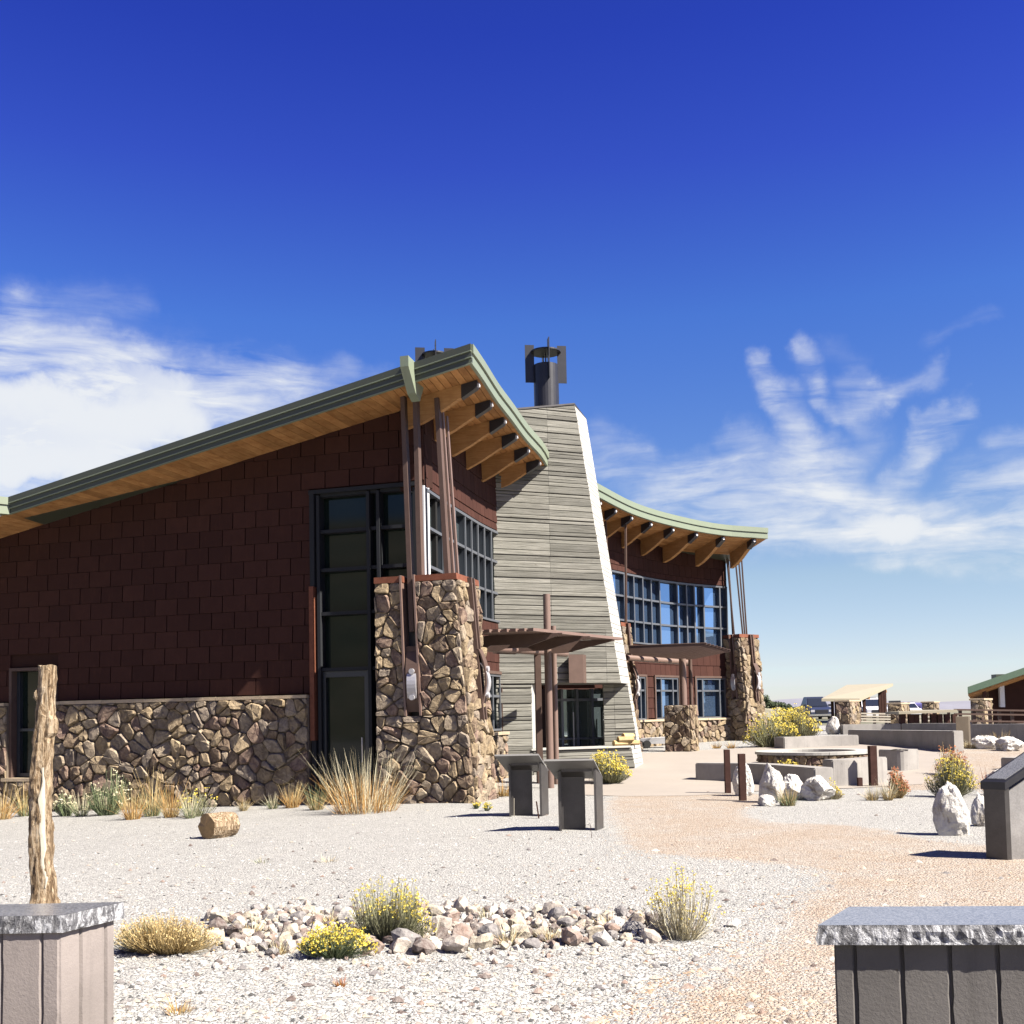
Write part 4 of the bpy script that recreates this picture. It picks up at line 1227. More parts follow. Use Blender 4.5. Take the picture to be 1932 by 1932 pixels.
# ------------------------------------------------------------------ the board-clad tower
dT = Vector((.92, .385, 0)).normalized(); nT = Vector((dT.y, -dT.x, 0))
TP = Vector((-.32, 27.4, 0)) + nT * .02
dS = Vector((.287, .958, 0)).normalized(); nS = Vector((dS.y, -dS.x, 0))
def tp(u, v, off=0.0):
    p = onV(u, v, TP - nT * off, dT); return (p - TP).dot(dT), p.z
def T(t, z, off=0.0): return TP + dT * t - nT * off + Zv * z
tl_top = tp(985, 786); pk = tp(1083, 764); apex = tp(1055, 771)
xl = -.12
zr_b = 1289
rb = tp(1183, 1289)                                   # right corner of the overhanging body
ft = tp(1200, 1470)                                   # foot of the right leg
ZSOF = rb[1]
def xr(z):                                            # right edge of the front face
    k = (z - ft[1]) / (pk[1] - ft[1]); return ft[0] + (pk[0] - ft[0]) * k
GT = -.15
hearth_z = tp(1100, 1410)[1]
hx0 = tp(1003, 1380)[0]                               # right edge of the left leg
dpt = 1.35
def xside(z, w): return T(xr(z), z) + dS * w
core = MB()
def tblock(x0f, x1f, z0, z1, o0, w, top=None):
    """block between left x0f(z) and right x1f(z), from plane offset o0 back along the side direction by w"""
    f = lambda x, z, k: T(x, z) + dS * k
    core.hexa([f(x0f(z0), z0, o0), f(x1f(z0), z0, o0), f(x1f(z0), z0, w), f(x0f(z0), z0, w)], [f(x0f(z1), z1, o0), f(x1f(z1), z1, o0), f(x1f(z1), z1, w), f(x0f(z1), z1, w)])
e = .03
tblock(lambda z: xl, lambda z: xr(z) - e, ZSOF, tl_top[1], e, dpt)
z1 = tl_top[1]
core.hexa([T(xl, z1) + dS * e, T(xr(z1) - e, z1) + dS * e, T(xr(z1) - e, z1) + dS * dpt, T(xl, z1) + dS * dpt],
          [T(xl, z1 + .02) + dS * e, T(pk[0] - e, pk[1]) + dS * e, T(pk[0] - e, pk[1] - .05) + dS * dpt, T(xl, z1 + .02) + dS * dpt])
REC = .95
tblock(lambda z: xl, lambda z: hx0, GT, ZSOF, e, .34)                                   # left leg
lx_ = (onV(1139, 1350, TP + dS * .95, dT) - TP - dS * .95).dot(dT)
lx = lambda z: lx_                                                  # inner edge of the right leg
tblock(lx, lambda z: xr(z) - e, GT, ZSOF, REC, dpt)
tblock(lambda z: hx0 + .01, lambda z: xr(z) - e, GT, hearth_z - .02, e, REC - .005)     # hearth bench
tower = core.build('tower', 'tower_gap', VC)
def boards(O, ex, z0, z1, xa, xb, n, seams, depthv, key='VC', seed=3, w=lambda r: r, th=.03):
    """horizontal boards; xa, xb give the extent at height z"""
    r = random.Random(seed); z = z0
    hs_ = []
    while z < z1 - .03:
        h = r.choice([.08, .10, .12, .14, .16, .20, .10]); h = min(h, z1 - z)
        hs_.append((z, z + h)); z += h
    for (za, zb) in hs_:
        prd = r.choice([0, .008, .016, .028]); gap = .006 + (.012 if r.random() < .3 else 0)
        zz = [za + gap, zb]
        a0, a1 = xa(za), xb(za); b0, b1 = xa(zb), xb(zb)
        cuts = [0] + [s_ for s_ in seams if a0 + .2 < s_ < a1 - .2] + [1]
        for i in range(len(cuts) - 1):
            c0 = (a0, b0) if i == 0 else (cuts[i] + .003,) * 2
            c1 = (a1, b1) if i == len(cuts) - 2 else (cuts[i + 1] - .003,) * 2
            pp = prd + r.uniform(-.003, .003)
            f = lambda x, z, d: O + ex * x + Zv * z + n * d
            rnd = min(.012, (zb - za) * .2)
            vs = [f(c0[0], zz[0], -th), f(c1[0], zz[0], -th), f(c1[0], zz[0], pp), f(c0[0], zz[0], pp),
                  f(c0[0], zz[0] + rnd, pp + rnd), f(c1[0], zz[0] + rnd, pp + rnd), f(c1[1], zz[1] - rnd, pp + rnd), f(c0[1], zz[1] - rnd, pp + rnd),
                  f(c1[1], zz[1], pp), f(c0[1], zz[1], pp), f(c1[1], zz[1], -th), f(c0[1], zz[1], -th)]
            fs = [(0, 1, 2, 3), (3, 2, 5, 4), (4, 5, 6, 7), (7, 6, 8, 9), (9, 8, 10, 11), (1, 10, 8, 6, 5, 2), (0, 3, 4, 7, 9, 11)]
            piece('VCb', tower, 'board', vs, fs, depthv)
seams = [tp(1040, 1200)[0], tp(1148, 1200)[0] - .1]
boards(TP, dT, ZSOF, z1, lambda z: xl, lambda z: xr(z), None, seams, 'weathered_board', seed=3) if False else None
def front_boards(z0, z1_, xa, xb, off, seed):
    boards(TP + dS * off, dT, z0, z1_, xa, xb, nT, seams, 'weathered_board', seed=seed)
front_boards(ZSOF, z1, lambda z: xl, lambda z: xr(z), e, 3)
front_boards(z1, pk[1], lambda z: xl + (pk[0] - xl - .1) * min(1, max(0, (z - z1) / (pk[1] - z1))), lambda z: xr(z), e, 4)
front_boards(GT, ZSOF, lambda z: xl, lambda z: hx0, e, 5)
front_boards(hearth_z, ZSOF, lx, lambda z: xr(z), REC, 6)
front_boards(GT, hearth_z - .05, lambda z: hx0 + .02, lambda z: xr(z), e, 7)
# pale end face of the tower, one board per course, with fine joints
def end_face(z0, z1_, w0, w1, seed):
    r = random.Random(seed); z = z0
    while z < z1_ - .02:
        h = min(r.choice([.10, .13, .16, .20, .24]), z1_ - z)
        za, zb = z + .014, z + h
        q = lambda zz, w, o: xside(zz, w) + nS * o
        vs = [q(za, w0, .012), q(za, w1, .012), q(zb, w1, .012), q(zb, w0, .012), q(za, w0, -.035), q(za, w1, -.035), q(zb, w1, -.035), q(zb, w0, -.035)]
        piece('VCb', tower, 'end_board', vs, [(0, 1, 2, 3), (7, 6, 5, 4), (1, 0, 4, 5), (2, 1, 5, 6), (3, 2, 6, 7), (0, 3, 7, 4)], 'pale_concrete')
        z += h
end_face(ZSOF, pk[1] - .02, e, dpt, 11); end_face(hearth_z, ZSOF, REC, dpt, 12); end_face(GT, hearth_z, e, dpt, 13)
# caps: coping on top, hearth slab, soffit board, return of the left leg painted pale for the sun on it
f = lambda x, z, w: T(x, z) + dS * w
MB().hexa([f(xl, z1 + .03, -.02), f(pk[0] + .02, pk[1] + .01, -.02), f(pk[0] + .02, pk[1] - .05, dpt + .03), f(xl, z1 + .03, dpt + .03)],
          [f(xl, z1 + .08, -.02), f(pk[0] + .02, pk[1] + .05, -.02), f(pk[0] + .02, pk[1] - .01, dpt + .03), f(xl, z1 + .08, dpt + .03)]).build('coping', 'dark_metal', tower)
MB().hexa([f(hx0 + .01, hearth_z - .04, -.06), f(xr(hearth_z) + .02, hearth_z - .04, -.06), f(xr(hearth_z) + .02, hearth_z - .04, REC), f(hx0 + .01, hearth_z - .04, REC)],
          [f(hx0 + .01, hearth_z, -.06), f(xr(hearth_z) + .02, hearth_z, -.06), f(xr(hearth_z) + .02, hearth_z, REC), f(hx0 + .01, hearth_z, REC)]).build('hearth_slab', 'pale_concrete', tower)
MB().hexa([f(hx0 + .002, hearth_z + .005, e - .01), f(hx0 + .03, hearth_z + .005, e - .01), f(hx0 + .03, hearth_z + .005, .34), f(hx0 + .002, hearth_z + .005, .34)],
          [f(hx0 + .002, ZSOF - .02, e - .01), f(hx0 + .03, ZSOF - .02, e - .01), f(hx0 + .03, ZSOF - .02, .34), f(hx0 + .002, ZSOF - .02, .34)]).build('sunlit_return', 'pale_concrete', tower)
# entrance seen through the opening: shingle strip, glazed doors
oD = dpt + .9
fz = .0
dq = lambda t, z, o: TP + dT * t + dS * (oD) - nT * o + Zv * z
def dslab(mb, t0, t1, za, zb, o0, o1):
    return mb.hexa([dq(t0, za, o0), dq(t1, za, o0), dq(t1, za, o1), dq(t0, za, o1)], [dq(t0, zb, o0), dq(t1, zb, o0), dq(t1, zb, o1), dq(t0, zb, o1)])
t0 = hx0 - .3; t1 = lx_ + .25
dslab(MB(), t0, t1, 2.35, 3.3, 0, .2).build('entrance_wall', 'rust_shingle', VC)
ent = dslab(MB(), t0 + .2, t1 - .1, .02, 2.32, .12, .15).build('entrance', 'glass', VC)
k = t0 + .55; j = 0
while k < t1 - .3:
    dslab(MB(), k - .035, k + .035, .02, 2.33, -.02, .118).build('mullion', 'mullion', ent)
    if j % 2 == 0: dslab(MB(), k + .30, k + .325, .7, 1.7, -.06, -.03).build('handle', 'silver', ent)
    k += .46; j += 1
dslab(MB(), t0 + .2, t1 - .3, 2.0, 2.07, -.01, .11).build('transom', 'mullion', ent)
dslab(MB(), t0 + .2, t1 - .3, .95, 1.0, -.01, .10).build('transom', 'mullion', ent)
# metal lamp hood on the front, just above the opening
h0, h1 = tp(1079, 1250)[0], tp(1106, 1250)[0]; hz = tp(1090, 1236)[1]
MB().hexa([f(h0, ZSOF + .01, -.34), f(h1, ZSOF + .01, -.34), f(h1, ZSOF + .01, .0), f(h0, ZSOF + .01, .0)],
          [f(h0, hz, -.34), f(h1, hz, -.34), f(h1, hz, 0), f(h0, hz, 0)]).build('lamp_hood', 'steel_brown', tower)
# flue on the tower, with wind fins and a plate
def flue(base, r, h, parent, sc=1.0):
    b = Vector(base)
    fl = MB().tube(b, b + Zv * h, r, 28).build('flue', 'black_steel', parent, smooth=False)
    top = b + Zv * (h + .34 * sc)
    MB().tube(top, top + Zv * .035, r * 1.22, 28).build('flue_plate', 'black_steel', fl)
    for i in range(4):
        a = math.radians(8 + 90 * i); d = Vector((math.cos(a), math.sin(a), 0))
        c = b + d * (r + .10 * sc) + Zv * (h - .46 * sc)
        MB().bar(c, c + Zv * (1.0 * sc if i % 2 == 0 else 1.05 * sc), .02, .24 * sc, (d.x, d.y, 0)).build('flue_fin', 'black_steel', fl)
    MB().tube(b + Zv * h, top, .02, 8).build('flue_rod', 'black_steel', fl)
fb = onV(1032, 790, TP - nT * .55, dT)
flr = 24 / 2080 * fb.y
fl_top = atY(1032, 690, fb.y)
flue((fb.x, fb.y, fb.z - .4), flr, fl_top.z - fb.z + .4, tower, 1.0)
g = atY(820, 690, 27.0)
flue((g.x, g.y, g.z - 2.6), .26, 2.51, VC, 1.0)
flush_pieces()

ALBEDO = .66      # all diffuse colours above were picked for a brighter sun; brought to real-world values here
def settle_materials():
    for name, m in MATS.items():
        b = m.node_tree.nodes['Principled BSDF']; t = NT(m.node_tree); c = b.inputs['Base Color']
        if b.inputs['Metallic'].default_value > .5 or 'glass' in name or name in ('windscreen', 'chrome'): continue
        if c.links:
            src = c.links[0].from_socket
            m.node_tree.links.new(t.mix(1.0, src, (ALBEDO,) * 3, 'MULTIPLY'), c)
        if name in ('rust_shingle', 'shingle_backing', 'stone', 'mortar', 'steel_brown', 'interior', 'bark', 'concrete', 'dark_concrete', 'concrete_pink', 'brown_concrete', 'rock', 'boulder', 'pebble', 'red_pebble', 'weathered_board', 'pale_concrete', 'rusted_post', 'rust_trim', 'soffit_wood', 'rafter_wood'):
            b.inputs['Specular IOR Level'].default_value = .12
settle_materials()

# ================================================================== things around the building
def bevel(o, w=.012, seg=2):
    bm = bmesh.new(); bm.from_mesh(o.data)
    bmesh.ops.remove_doubles(bm, verts=bm.verts, dist=1e-5)
    bmesh.ops.bevel(bm, geom=bm.edges[:], offset=w, segments=seg, profile=.6, affect='EDGES', clamp_overlap=True)
    bm.to_mesh(o.data); bm.free(); return o
def gz(p, d=0.0): return Vector((p.x, p.y, ghz(p.x, p.y) + d))

# --- near masonry piers in the foreground, either side of the gap
def near_pier(name, corner, d1, l1, d2, l2, top, label, conc, over=.05, over2=.05):
    """corner on top of the cap; d1 runs along the front face, d2 along the other"""
    T_ = .086; corner = Vector((corner.x, corner.y, 0)); d1 = Vector((d1.x, d1.y, 0)).normalized(); d2 = Vector((d2.x, d2.y, 0)).normalized(); root = thing(name, (corner.x, corner.y, 0), label, 'pillar')
    c = [corner, corner + d1 * l1, corner + d1 * l1 + d2 * l2, corner + d2 * l2]
    # cap: polished top, rough chiselled edges made of many small facets
    vs, fs = [], []
    N1 = max(6, int(l1 / .02)); N2 = max(6, int(l2 / .02)); ring = []
    for (a, b, n) in ((c[0], c[1], N1), (c[1], c[2], N2), (c[2], c[3], N1), (c[3], c[0], N2)):
        for i in range(n): ring.append(a.lerp(b, i / n))
    cen = (c[0] + c[2]) / 2; m = len(ring)
    for k, (dz, amp) in enumerate(((0, 0.0), (-.008, .004), (-.028, .016), (-.055, .020), (-.075, .012), (-T_, .004))):
        for p in ring:
            o = (p - cen); o.z = 0; o.normalize()
            j = amp * (.2 + noise.noise(Vector((p.x * 30, p.y * 30, dz * 60 + k)))) + amp * .6 * noise.noise(Vector((p.x * 90, p.y * 90, dz * 90)))
            vs.append(Vector((p.x, p.y, top + dz)) + o * j)
    for k in range(5):
        for i in range(m): fs.append((k * m + i, k * m + (i + 1) % m, (k + 1) * m + (i + 1) % m, (k + 1) * m + i))
    edge = recalc(obj('cap', vs, fs + [tuple(5 * m + i for i in range(m))], 'chiselled_granite', root))
    obj('cap_top', [Vector((p.x, p.y, top + .001)) for p in ring] , [tuple(range(m))], 'granite', root)
    # ribbed concrete body: panels between recessed grooves
    inn = lambda p: p
    b0 = corner + d1 * over + d2 * over2
    L1, L2 = l1 - 2 * over, l2 - 2 * over2
    n1 = -d2.copy(); n2 = -d1.copy()
    zb, ztp = -.35, top - T_ - .001
    MB().hexa([b0 + d1 * .02 + d2 * .02 + Zv * zb, b0 + d1 * (L1 - .02) + d2 * .02 + Zv * zb, b0 + d1 * (L1 - .02) + d2 * (L2 - .02) + Zv * zb, b0 + d1 * .02 + d2 * (L2 - .02) + Zv * zb],
              [b0 + d1 * .02 + d2 * .02 + Zv * ztp, b0 + d1 * (L1 - .02) + d2 * .02 + Zv * ztp, b0 + d1 * (L1 - .02) + d2 * (L2 - .02) + Zv * ztp, b0 + d1 * .02 + d2 * (L2 - .02) + Zv * ztp]).build('core', conc, root)
    def panels(base, d, L, nrm, w, first):
        x = 0.0; ww = first
        while x < L - .02:
            e = min(L, x + ww)
            if L - e < .05: e = L
            # uneven broken arris at the ends
            M = 16; vs = []; 
            for i in range(M + 1):
                z = zb + (ztp - zb) * i / M
                ja = .006 * noise.noise(Vector((x * 9 + 1, z * 22, 3))) + .003 * noise.noise(Vector((x * 9, z * 70, 3))); jb = .006 * noise.noise(Vector((e * 9 + 5, z * 22, 7)))
                for (xx, o) in ((x + .004 + ja, -.02), (x + .012 + ja, .0), (e - .012 + jb, .0), (e - .004 + jb, -.02)):
                    q = base + d * xx + nrm * (o + .02); vs.append(Vector((q.x, q.y, z)))
            fs = []
            for i in range(M):
                for a in range(3): fs.append((4 * i + a, 4 * i + a + 1, 4 * i + 5 + a, 4 * i + 4 + a))
            fs += [(0, 1, 2, 3), (4 * M + 3, 4 * M + 2, 4 * M + 1, 4 * M)]
            obj('panel', vs, fs, conc, root); x = e; ww = w
    panels(b0 + d2 * .02 + n1 * .0, d1, L1, n1, .205, .09)
    panels(b0 + d1 * .02, d2, L2, n2, .17, .14)
    return root
TOPZ = .65
rA = atZ(1543, 1746, TOPZ); rB = atZ(1932, 1745, TOPZ); dR = (rB - rA).normalized()
rC = atZ(1602, 1711, TOPZ); dRs = (rC - rA).normalized()
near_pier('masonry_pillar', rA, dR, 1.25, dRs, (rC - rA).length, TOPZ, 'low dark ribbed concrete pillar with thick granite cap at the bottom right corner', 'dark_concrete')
lA = atZ(118, 1727, TOPZ); lB = atZ(-60, 1730.5, TOPZ); dLf = (lB - lA).normalized(); lC = atZ(233, 1702, TOPZ)
dLs = (lC - lA).normalized()
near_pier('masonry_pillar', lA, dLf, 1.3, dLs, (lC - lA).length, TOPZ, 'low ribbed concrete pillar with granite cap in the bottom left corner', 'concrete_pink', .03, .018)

# --- peeled juniper log standing upright behind the left pillar
def log_post():
    Y = 8.0; b = onG(78, 1792); tpx = atY(84, 1256, Y)
    root = thing('log_post', gz(b), 'upright barked tree trunk post with a bare wood scar behind the left pillar', 'post')
    n, H = 64, 22; h = tpx.z - ghz(b.x, b.y); vs, fs = [], []
    for k in range(n + 1):
        t = k / n; z = ghz(b.x, b.y) - .05 + (h + .05) * t
        cx = b.x + (tpx.x - b.x) * t + .02 * math.sin(t * 7 + 1) ; cy = b.y
        r = .072 + .012 * math.sin(t * 5) + .012 * (1 - t) - (.008 if .2 < t < .55 else 0)
        for i in range(H):
            a = 2 * math.pi * i / H
            d = r * (1 + .22 * noise.noise(Vector((math.cos(a) * 2.2, math.sin(a) * 2.2, t * 14))) + .12 * noise.noise(Vector((math.cos(a) * 6, math.sin(a) * 6, t * 50))))
            if abs(t - .895) < .012 and math.cos(a) < -.75: d += .022
            if abs(t - .79) < .03 and math.cos(a) > .5: d += .02
            vs.append(Vector((cx + math.cos(a) * d, cy + math.sin(a) * d, z + (.02 * noise.noise(Vector((a, 3, 1))) if k == n else 0))))
    for k in range(n):
        for i in range(H): fs.append((k * H + i, k * H + (i + 1) % H, (k + 1) * H + (i + 1) % H, (k + 1) * H + i))
    fs.append(tuple(n * H + i for i in range(H)))
    obj('trunk', vs, fs, 'bark', root, smooth=False)
    # stripped scar
    vs, fs = [], []; m = 26
    for k in range(m + 1):
        t = .22 + .42 * k / m; z = ghz(b.x, b.y) + h * t; cx = b.x + (tpx.x - b.x) * t + .02 * math.sin(t * 7 + 1)
        q_ = k / m; w = .30 * min(1, 5 * q_ + .1, 3.5 * (1 - q_) + .06) * (1 + .35 * noise.noise(Vector((t * 30, 1, 1))))
        for q in (-1, -.33, .33, 1):
            a = math.radians(-58) + q * w * .8 + .25 * noise.noise(Vector((t * 18, q, 4))); rr_ = .083 + .006 * (1 - q * q); vs.append(Vector((cx + math.cos(a) * rr_, b.y + math.sin(a) * rr_, z)))
    for k in range(m):
        for a in range(3): fs.append((4 * k + a, 4 * k + a + 1, 4 * k + 5 + a, 4 * k + 4 + a))
    obj('bare_scar', vs, fs, 'bare_wood', root, smooth=True)
log_post()

# --- short cut log lying on the gravel
def cut_log():
    b = onG(414, 1580); root = thing('cut_log', gz(b), 'short split log lying alone on the pale gravel by the long wall', 'log')
    ax = Vector((.62, .78, 0)).normalized(); Hn = 18; rr = .19; vs, fs = [], []
    up_ = Zv; sd = ax.cross(up_)
    for k in range(7):
        t = -.22 + .44 * k / 6; q = rr * (1 - .10 * abs(t) * 4 * .5)
        for i in range(Hn):
            a = 2 * math.pi * i / Hn; d = q * (1 + .14 * noise.noise(Vector((math.cos(a) * 1.6, math.sin(a) * 1.6, t * 4 + 3))))
            vs.append(gz(b) + Zv * (rr * .92) + ax * (t + (.03 * noise.noise(Vector((a * 2, k, 1))) if k in (0, 6) else 0)) + sd * math.cos(a) * d + up_ * math.sin(a) * d)
    for k in range(6):
        for i in range(Hn): fs.append((k * Hn + i, k * Hn + (i + 1) % Hn, (k + 1) * Hn + (i + 1) % Hn, (k + 1) * Hn + i))
    recalc(obj('log_bark', vs, fs, 'bark', root))
    for k, s_ in ((0, -1), (6, 1)):
        ring = [v + ax * s_ * .002 for v in vs[k * Hn:(k + 1) * Hn]]; c = sum(ring, Vector()) / Hn
        recalc(obj('cut_end', ring + [c + ax * s_ * .02], [(i, (i + 1) % Hn, Hn) for i in range(Hn)], 'cut_log', root))
cut_log()

# --- sign lecterns seen from behind
def kiosk(u0, u1, v, label, grp):
    a = onG(u0, v); b = onG(u1, v - 3); sc = (b.x - a.x) / .60
    root = thing('sign_stand', gz(a), label, 'sign stand', grp)
    g = ghz(a.x, a.y); X = lambda x, y, z: Vector((a.x + x * sc, a.y + y * sc, g + z))
    MB().hexa([X(0, 0, -.02), X(.03, 0, -.02), X(.03, .30, -.02), X(0, .30, -.02)], [X(0, 0, .83), X(.03, 0, .83), X(.03, .30, .70), X(0, .30, .70)]).build('side_plate', 'dark_metal', root)
    MB().hexa([X(.03, .18, -.02), X(.355, .18, -.02), X(.355, .21, -.02), X(.03, .21, -.02)], [X(.03, .18, .76), X(.355, .18, .76), X(.355, .21, .75), X(.03, .21, .75)]).build('back_plate', 'dark_metal', root)
    MB().hexa([X(.46, -.03, -.02), X(.49, -.03, -.02), X(.60, .25, -.02), X(.57, .25, -.02)], [X(.46, -.03, .86), X(.49, -.03, .86), X(.60, .25, .74), X(.57, .25, .74)]).build('side_plate', 'dark_metal', root)
    p = MB(); p.hexa([X(-.20, -.28, .985), X(.45, -.28, .985), X(.61, .34, .70), X(-.02, .34, .70)], [X(-.20, -.26, 1.01), X(.45, -.26, 1.01), X(.61, .36, .725), X(-.02, .36, .725)])
    p.build('sign_panel', 'panel_grey', root)
    p = MB(); p.hexa([X(.04, .0, .82), X(.44, .0, .82), X(.46, .24, .71), X(.06, .24, .71)], [X(.04, .0, .87), X(.44, .0, .87), X(.46, .24, .76), X(.06, .24, .76)]).build('support', 'dark_metal', root)
    return root
kiosk(1056, 1141, 1568, 'dark steel sign lectern, the nearer of the pair facing away by the path', 'paired sign lecterns')
kiosk(961, 1036, 1541, 'dark steel sign lectern, the farther of the pair facing away beside the stone pier', 'paired sign lecterns')

def big_sign():
    a = onG(1890, 1624); g = ghz(a.x, a.y); root = thing('sign_stand', gz(a), 'large dark sign desk with a tilted black top at the right edge', 'sign stand')
    dx = Vector((.90, .43, 0)).normalized(); dy = Vector((-.60, .80, 0)).normalized()
    X = lambda x, y, z: a + dx * x + dy * y + Zv * (z - ghz(0, 0) * 0) if False else Vector((a.x, a.y, g)) + dx * x + dy * y + Zv * z
    c = Vector((a.x + .06, a.y, g))
    o = Vector((1, .10, 0)).normalized(); w = Vector((-.62, .78, 0)).normalized()
    P = lambda x, y, z: c + o * x + w * y + Zv * z
    sl = .60
    # dark end box, silver side panel set back, rust inner post
    b = MB(); b.hexa([P(0, 0, -.03), P(.05, 0, -.03), P(.05, .23, -.03), P(0, .23, -.03)], [P(0, 0, .735), P(.05, 0, .765), P(.05, .23, .765), P(0, .23, .735)]); b.build('end_panel', 'dark_metal', root)
    b = MB(); b.hexa([P(.05, .03, -.03), P(.95, .03, -.03), P(.95, .20, -.03), P(.05, .20, -.03)], [P(.05, .03, .70), P(.95, .03, .70 + sl * .9), P(.95, .20, .70 + sl * .9), P(.05, .20, .70)]); b.build('side_panel', 'panel_metal', root)
    b = MB(); b.hexa([P(-.012, -.02, .735), P(.97, -.02, .735 + sl * .98), P(.97, .25, .735 + sl * .98), P(-.012, .25, .735)], [P(-.012, -.02, .815), P(.97, -.02, .815 + sl * .98), P(.97, .25, .815 + sl * .98), P(-.012, .25, .815)]); b.build('sign_top', 'black_steel', root)
    b = MB(); b.hexa([P(.03, .015, .838), P(.93, .015, .838 + sl * .9), P(.93, .215, .838 + sl * .9), P(.03, .215, .838)], [P(.03, .015, .850), P(.93, .015, .850 + sl * .9), P(.93, .215, .850 + sl * .9), P(.03, .215, .850)]); b.build('sign_face', 'granite', root)
    b = MB(); b.hexa([P(.42, .0, .0), P(.46, .0, .0), P(.46, .03, .0), P(.42, .03, .0)], [P(.42, .0, .9), P(.46, .0, .92), P(.46, .03, .92), P(.42, .03, .9)]); b.build('post', 'rust_trim', root)
big_sign()

# --- pergolas
def pergola(name, label, ppx, ztop, beam, fan, zs_, extra=None):
    pass
def near_pergola():
    b = onG(1034, 1487); root = thing('pergola', gz(b), 'brown steel pergola with fanned slats and tall pipe posts in front of the board tower', 'pergola')
    Y = b.y; g = ghz(b.x, b.y)
    def pipe(u, vt, Yp, r, mat='pipe_brown'):
        t_ = atY(u, vt, Yp); MB().tube(Vector((t_.x, Yp, ghz(t_.x, Yp) - .05)), Vector((t_.x, Yp, t_.z)), r, 18).build('post', mat, root, smooth=False)
        return t_
    pipe(1031, 1121, Y, .082); pipe(1044, 1181, Y + .9, .062); 
    t_ = atY(1014, 1235, Y + 1.2); MB().box(t_.x - .08, t_.x + .08, Y + 1.2, Y + 1.36, g - .1, t_.z).build('post', 'steel_brown', root)
    # horizontal pipe beams
    a = atY(914, 1222, Y - .35); c = atY(1068, 1233, Y + 2.2)
    MB().tube(a, c, .085, 18).build('beam', 'pipe_brown', root)
    zsl = atY(1030, 1208, Y).z
    # three deep tapering blades, with flat purlins lying across them
    for (ua, ub, va, Yb) in ((884, 1060, 1206, 22.8), (902, 1112, 1211, 23.9), (930, 1158, 1217, 25.1)):
        tipp = atY(ub, va, Yb); st_ = Vector(((ua - 966) / 2080 * Yb, Yb + .25, zsl)); en = Vector((tipp.x, Yb - .25, zsl))
        d = (en - st_).normalized(); n_ = Vector((-d.y, d.x, 0)) * .03; L = (en - st_).length
        prof = [(0, 0), (0, -.24), (.18, -.27), (.24, -.21), (.45, -.21), (.5, -.28), (.62, -.27), (.8, -.15), (1.0, -.03), (1.0, 0)]
        MB().prism([st_ + d * (L * q) + Zv * z_ - n_ for q, z_ in prof], n_ * 2).build('blade', 'steel_brown', root)
    dp = Vector((.54, .84, 0)).normalized()
    for i in range(8):
        u0 = 886 + 16.5 * i; st_ = Vector(((u0 - 966) / 2080 * 22.2, 22.2 - .03 * i, zsl + .035)); en = st_ + dp * min(3.9, 2.2 + .3 * i)
        MB().bar(st_, en, .14, .06).build('slat', 'pipe_brown', root)
near_pergola()
def far_pergola():
    b = onG(1290, 1410); Y = 34.2; c = atY(1289, 1300, Y)
    root = thing('pergola', (c.x, Y, ghz(c.x, Y)), 'brown steel pergola with slats carried on the free standing stone pier', 'pergola')
    top = atY(1289, 1243, Y).z
    MB().tube((c.x, Y, 1.8), (c.x, Y, top), .11, 16).build('post', 'pipe_brown', root)
    MB().tube((c.x + .32, Y + .5, 1.8), (c.x + .32, Y + .5, top), .06, 12).build('post', 'steel_brown', root)
    a = atY(1182, 1241, 33.4); e = atY(1300, 1250, 35.4); MB().tube(a, e, .09, 14).build('beam', 'pipe_brown', root)
    z = atY(1260, 1228, Y).z
    for i in range(8):
        st_ = Vector((3.45 + .10 * i, 32.2 + .52 * i, z + .05)); en = Vector((5.6 + .20 * i, 31.6 + .52 * i, z + .05))
        d = (en - st_).normalized(); n_ = Vector((-d.y, d.x, 0)) * .03; L = (en - st_).length
        MB().prism([st_ + d * (L * q) + Zv * zz - n_ for q, zz in [(0, 0), (0, -.22), (.6, -.26), (1.0, -.05), (1.0, 0)]], n_ * 2).build('slat', 'steel_brown', root)
        MB().hexa([st_ - n_ * 1.5 + Zv * .002, en - n_ * 1.5 + Zv * .002, en + n_ * 1.5 + Zv * .002, st_ + n_ * 1.5 + Zv * .002], [st_ - n_ * 1.5 + Zv * .02, en - n_ * 1.5 + Zv * .02, en + n_ * 1.5 + Zv * .02, st_ + n_ * 1.5 + Zv * .02]).build('slat_top', 'pipe_brown', root)
far_pergola()

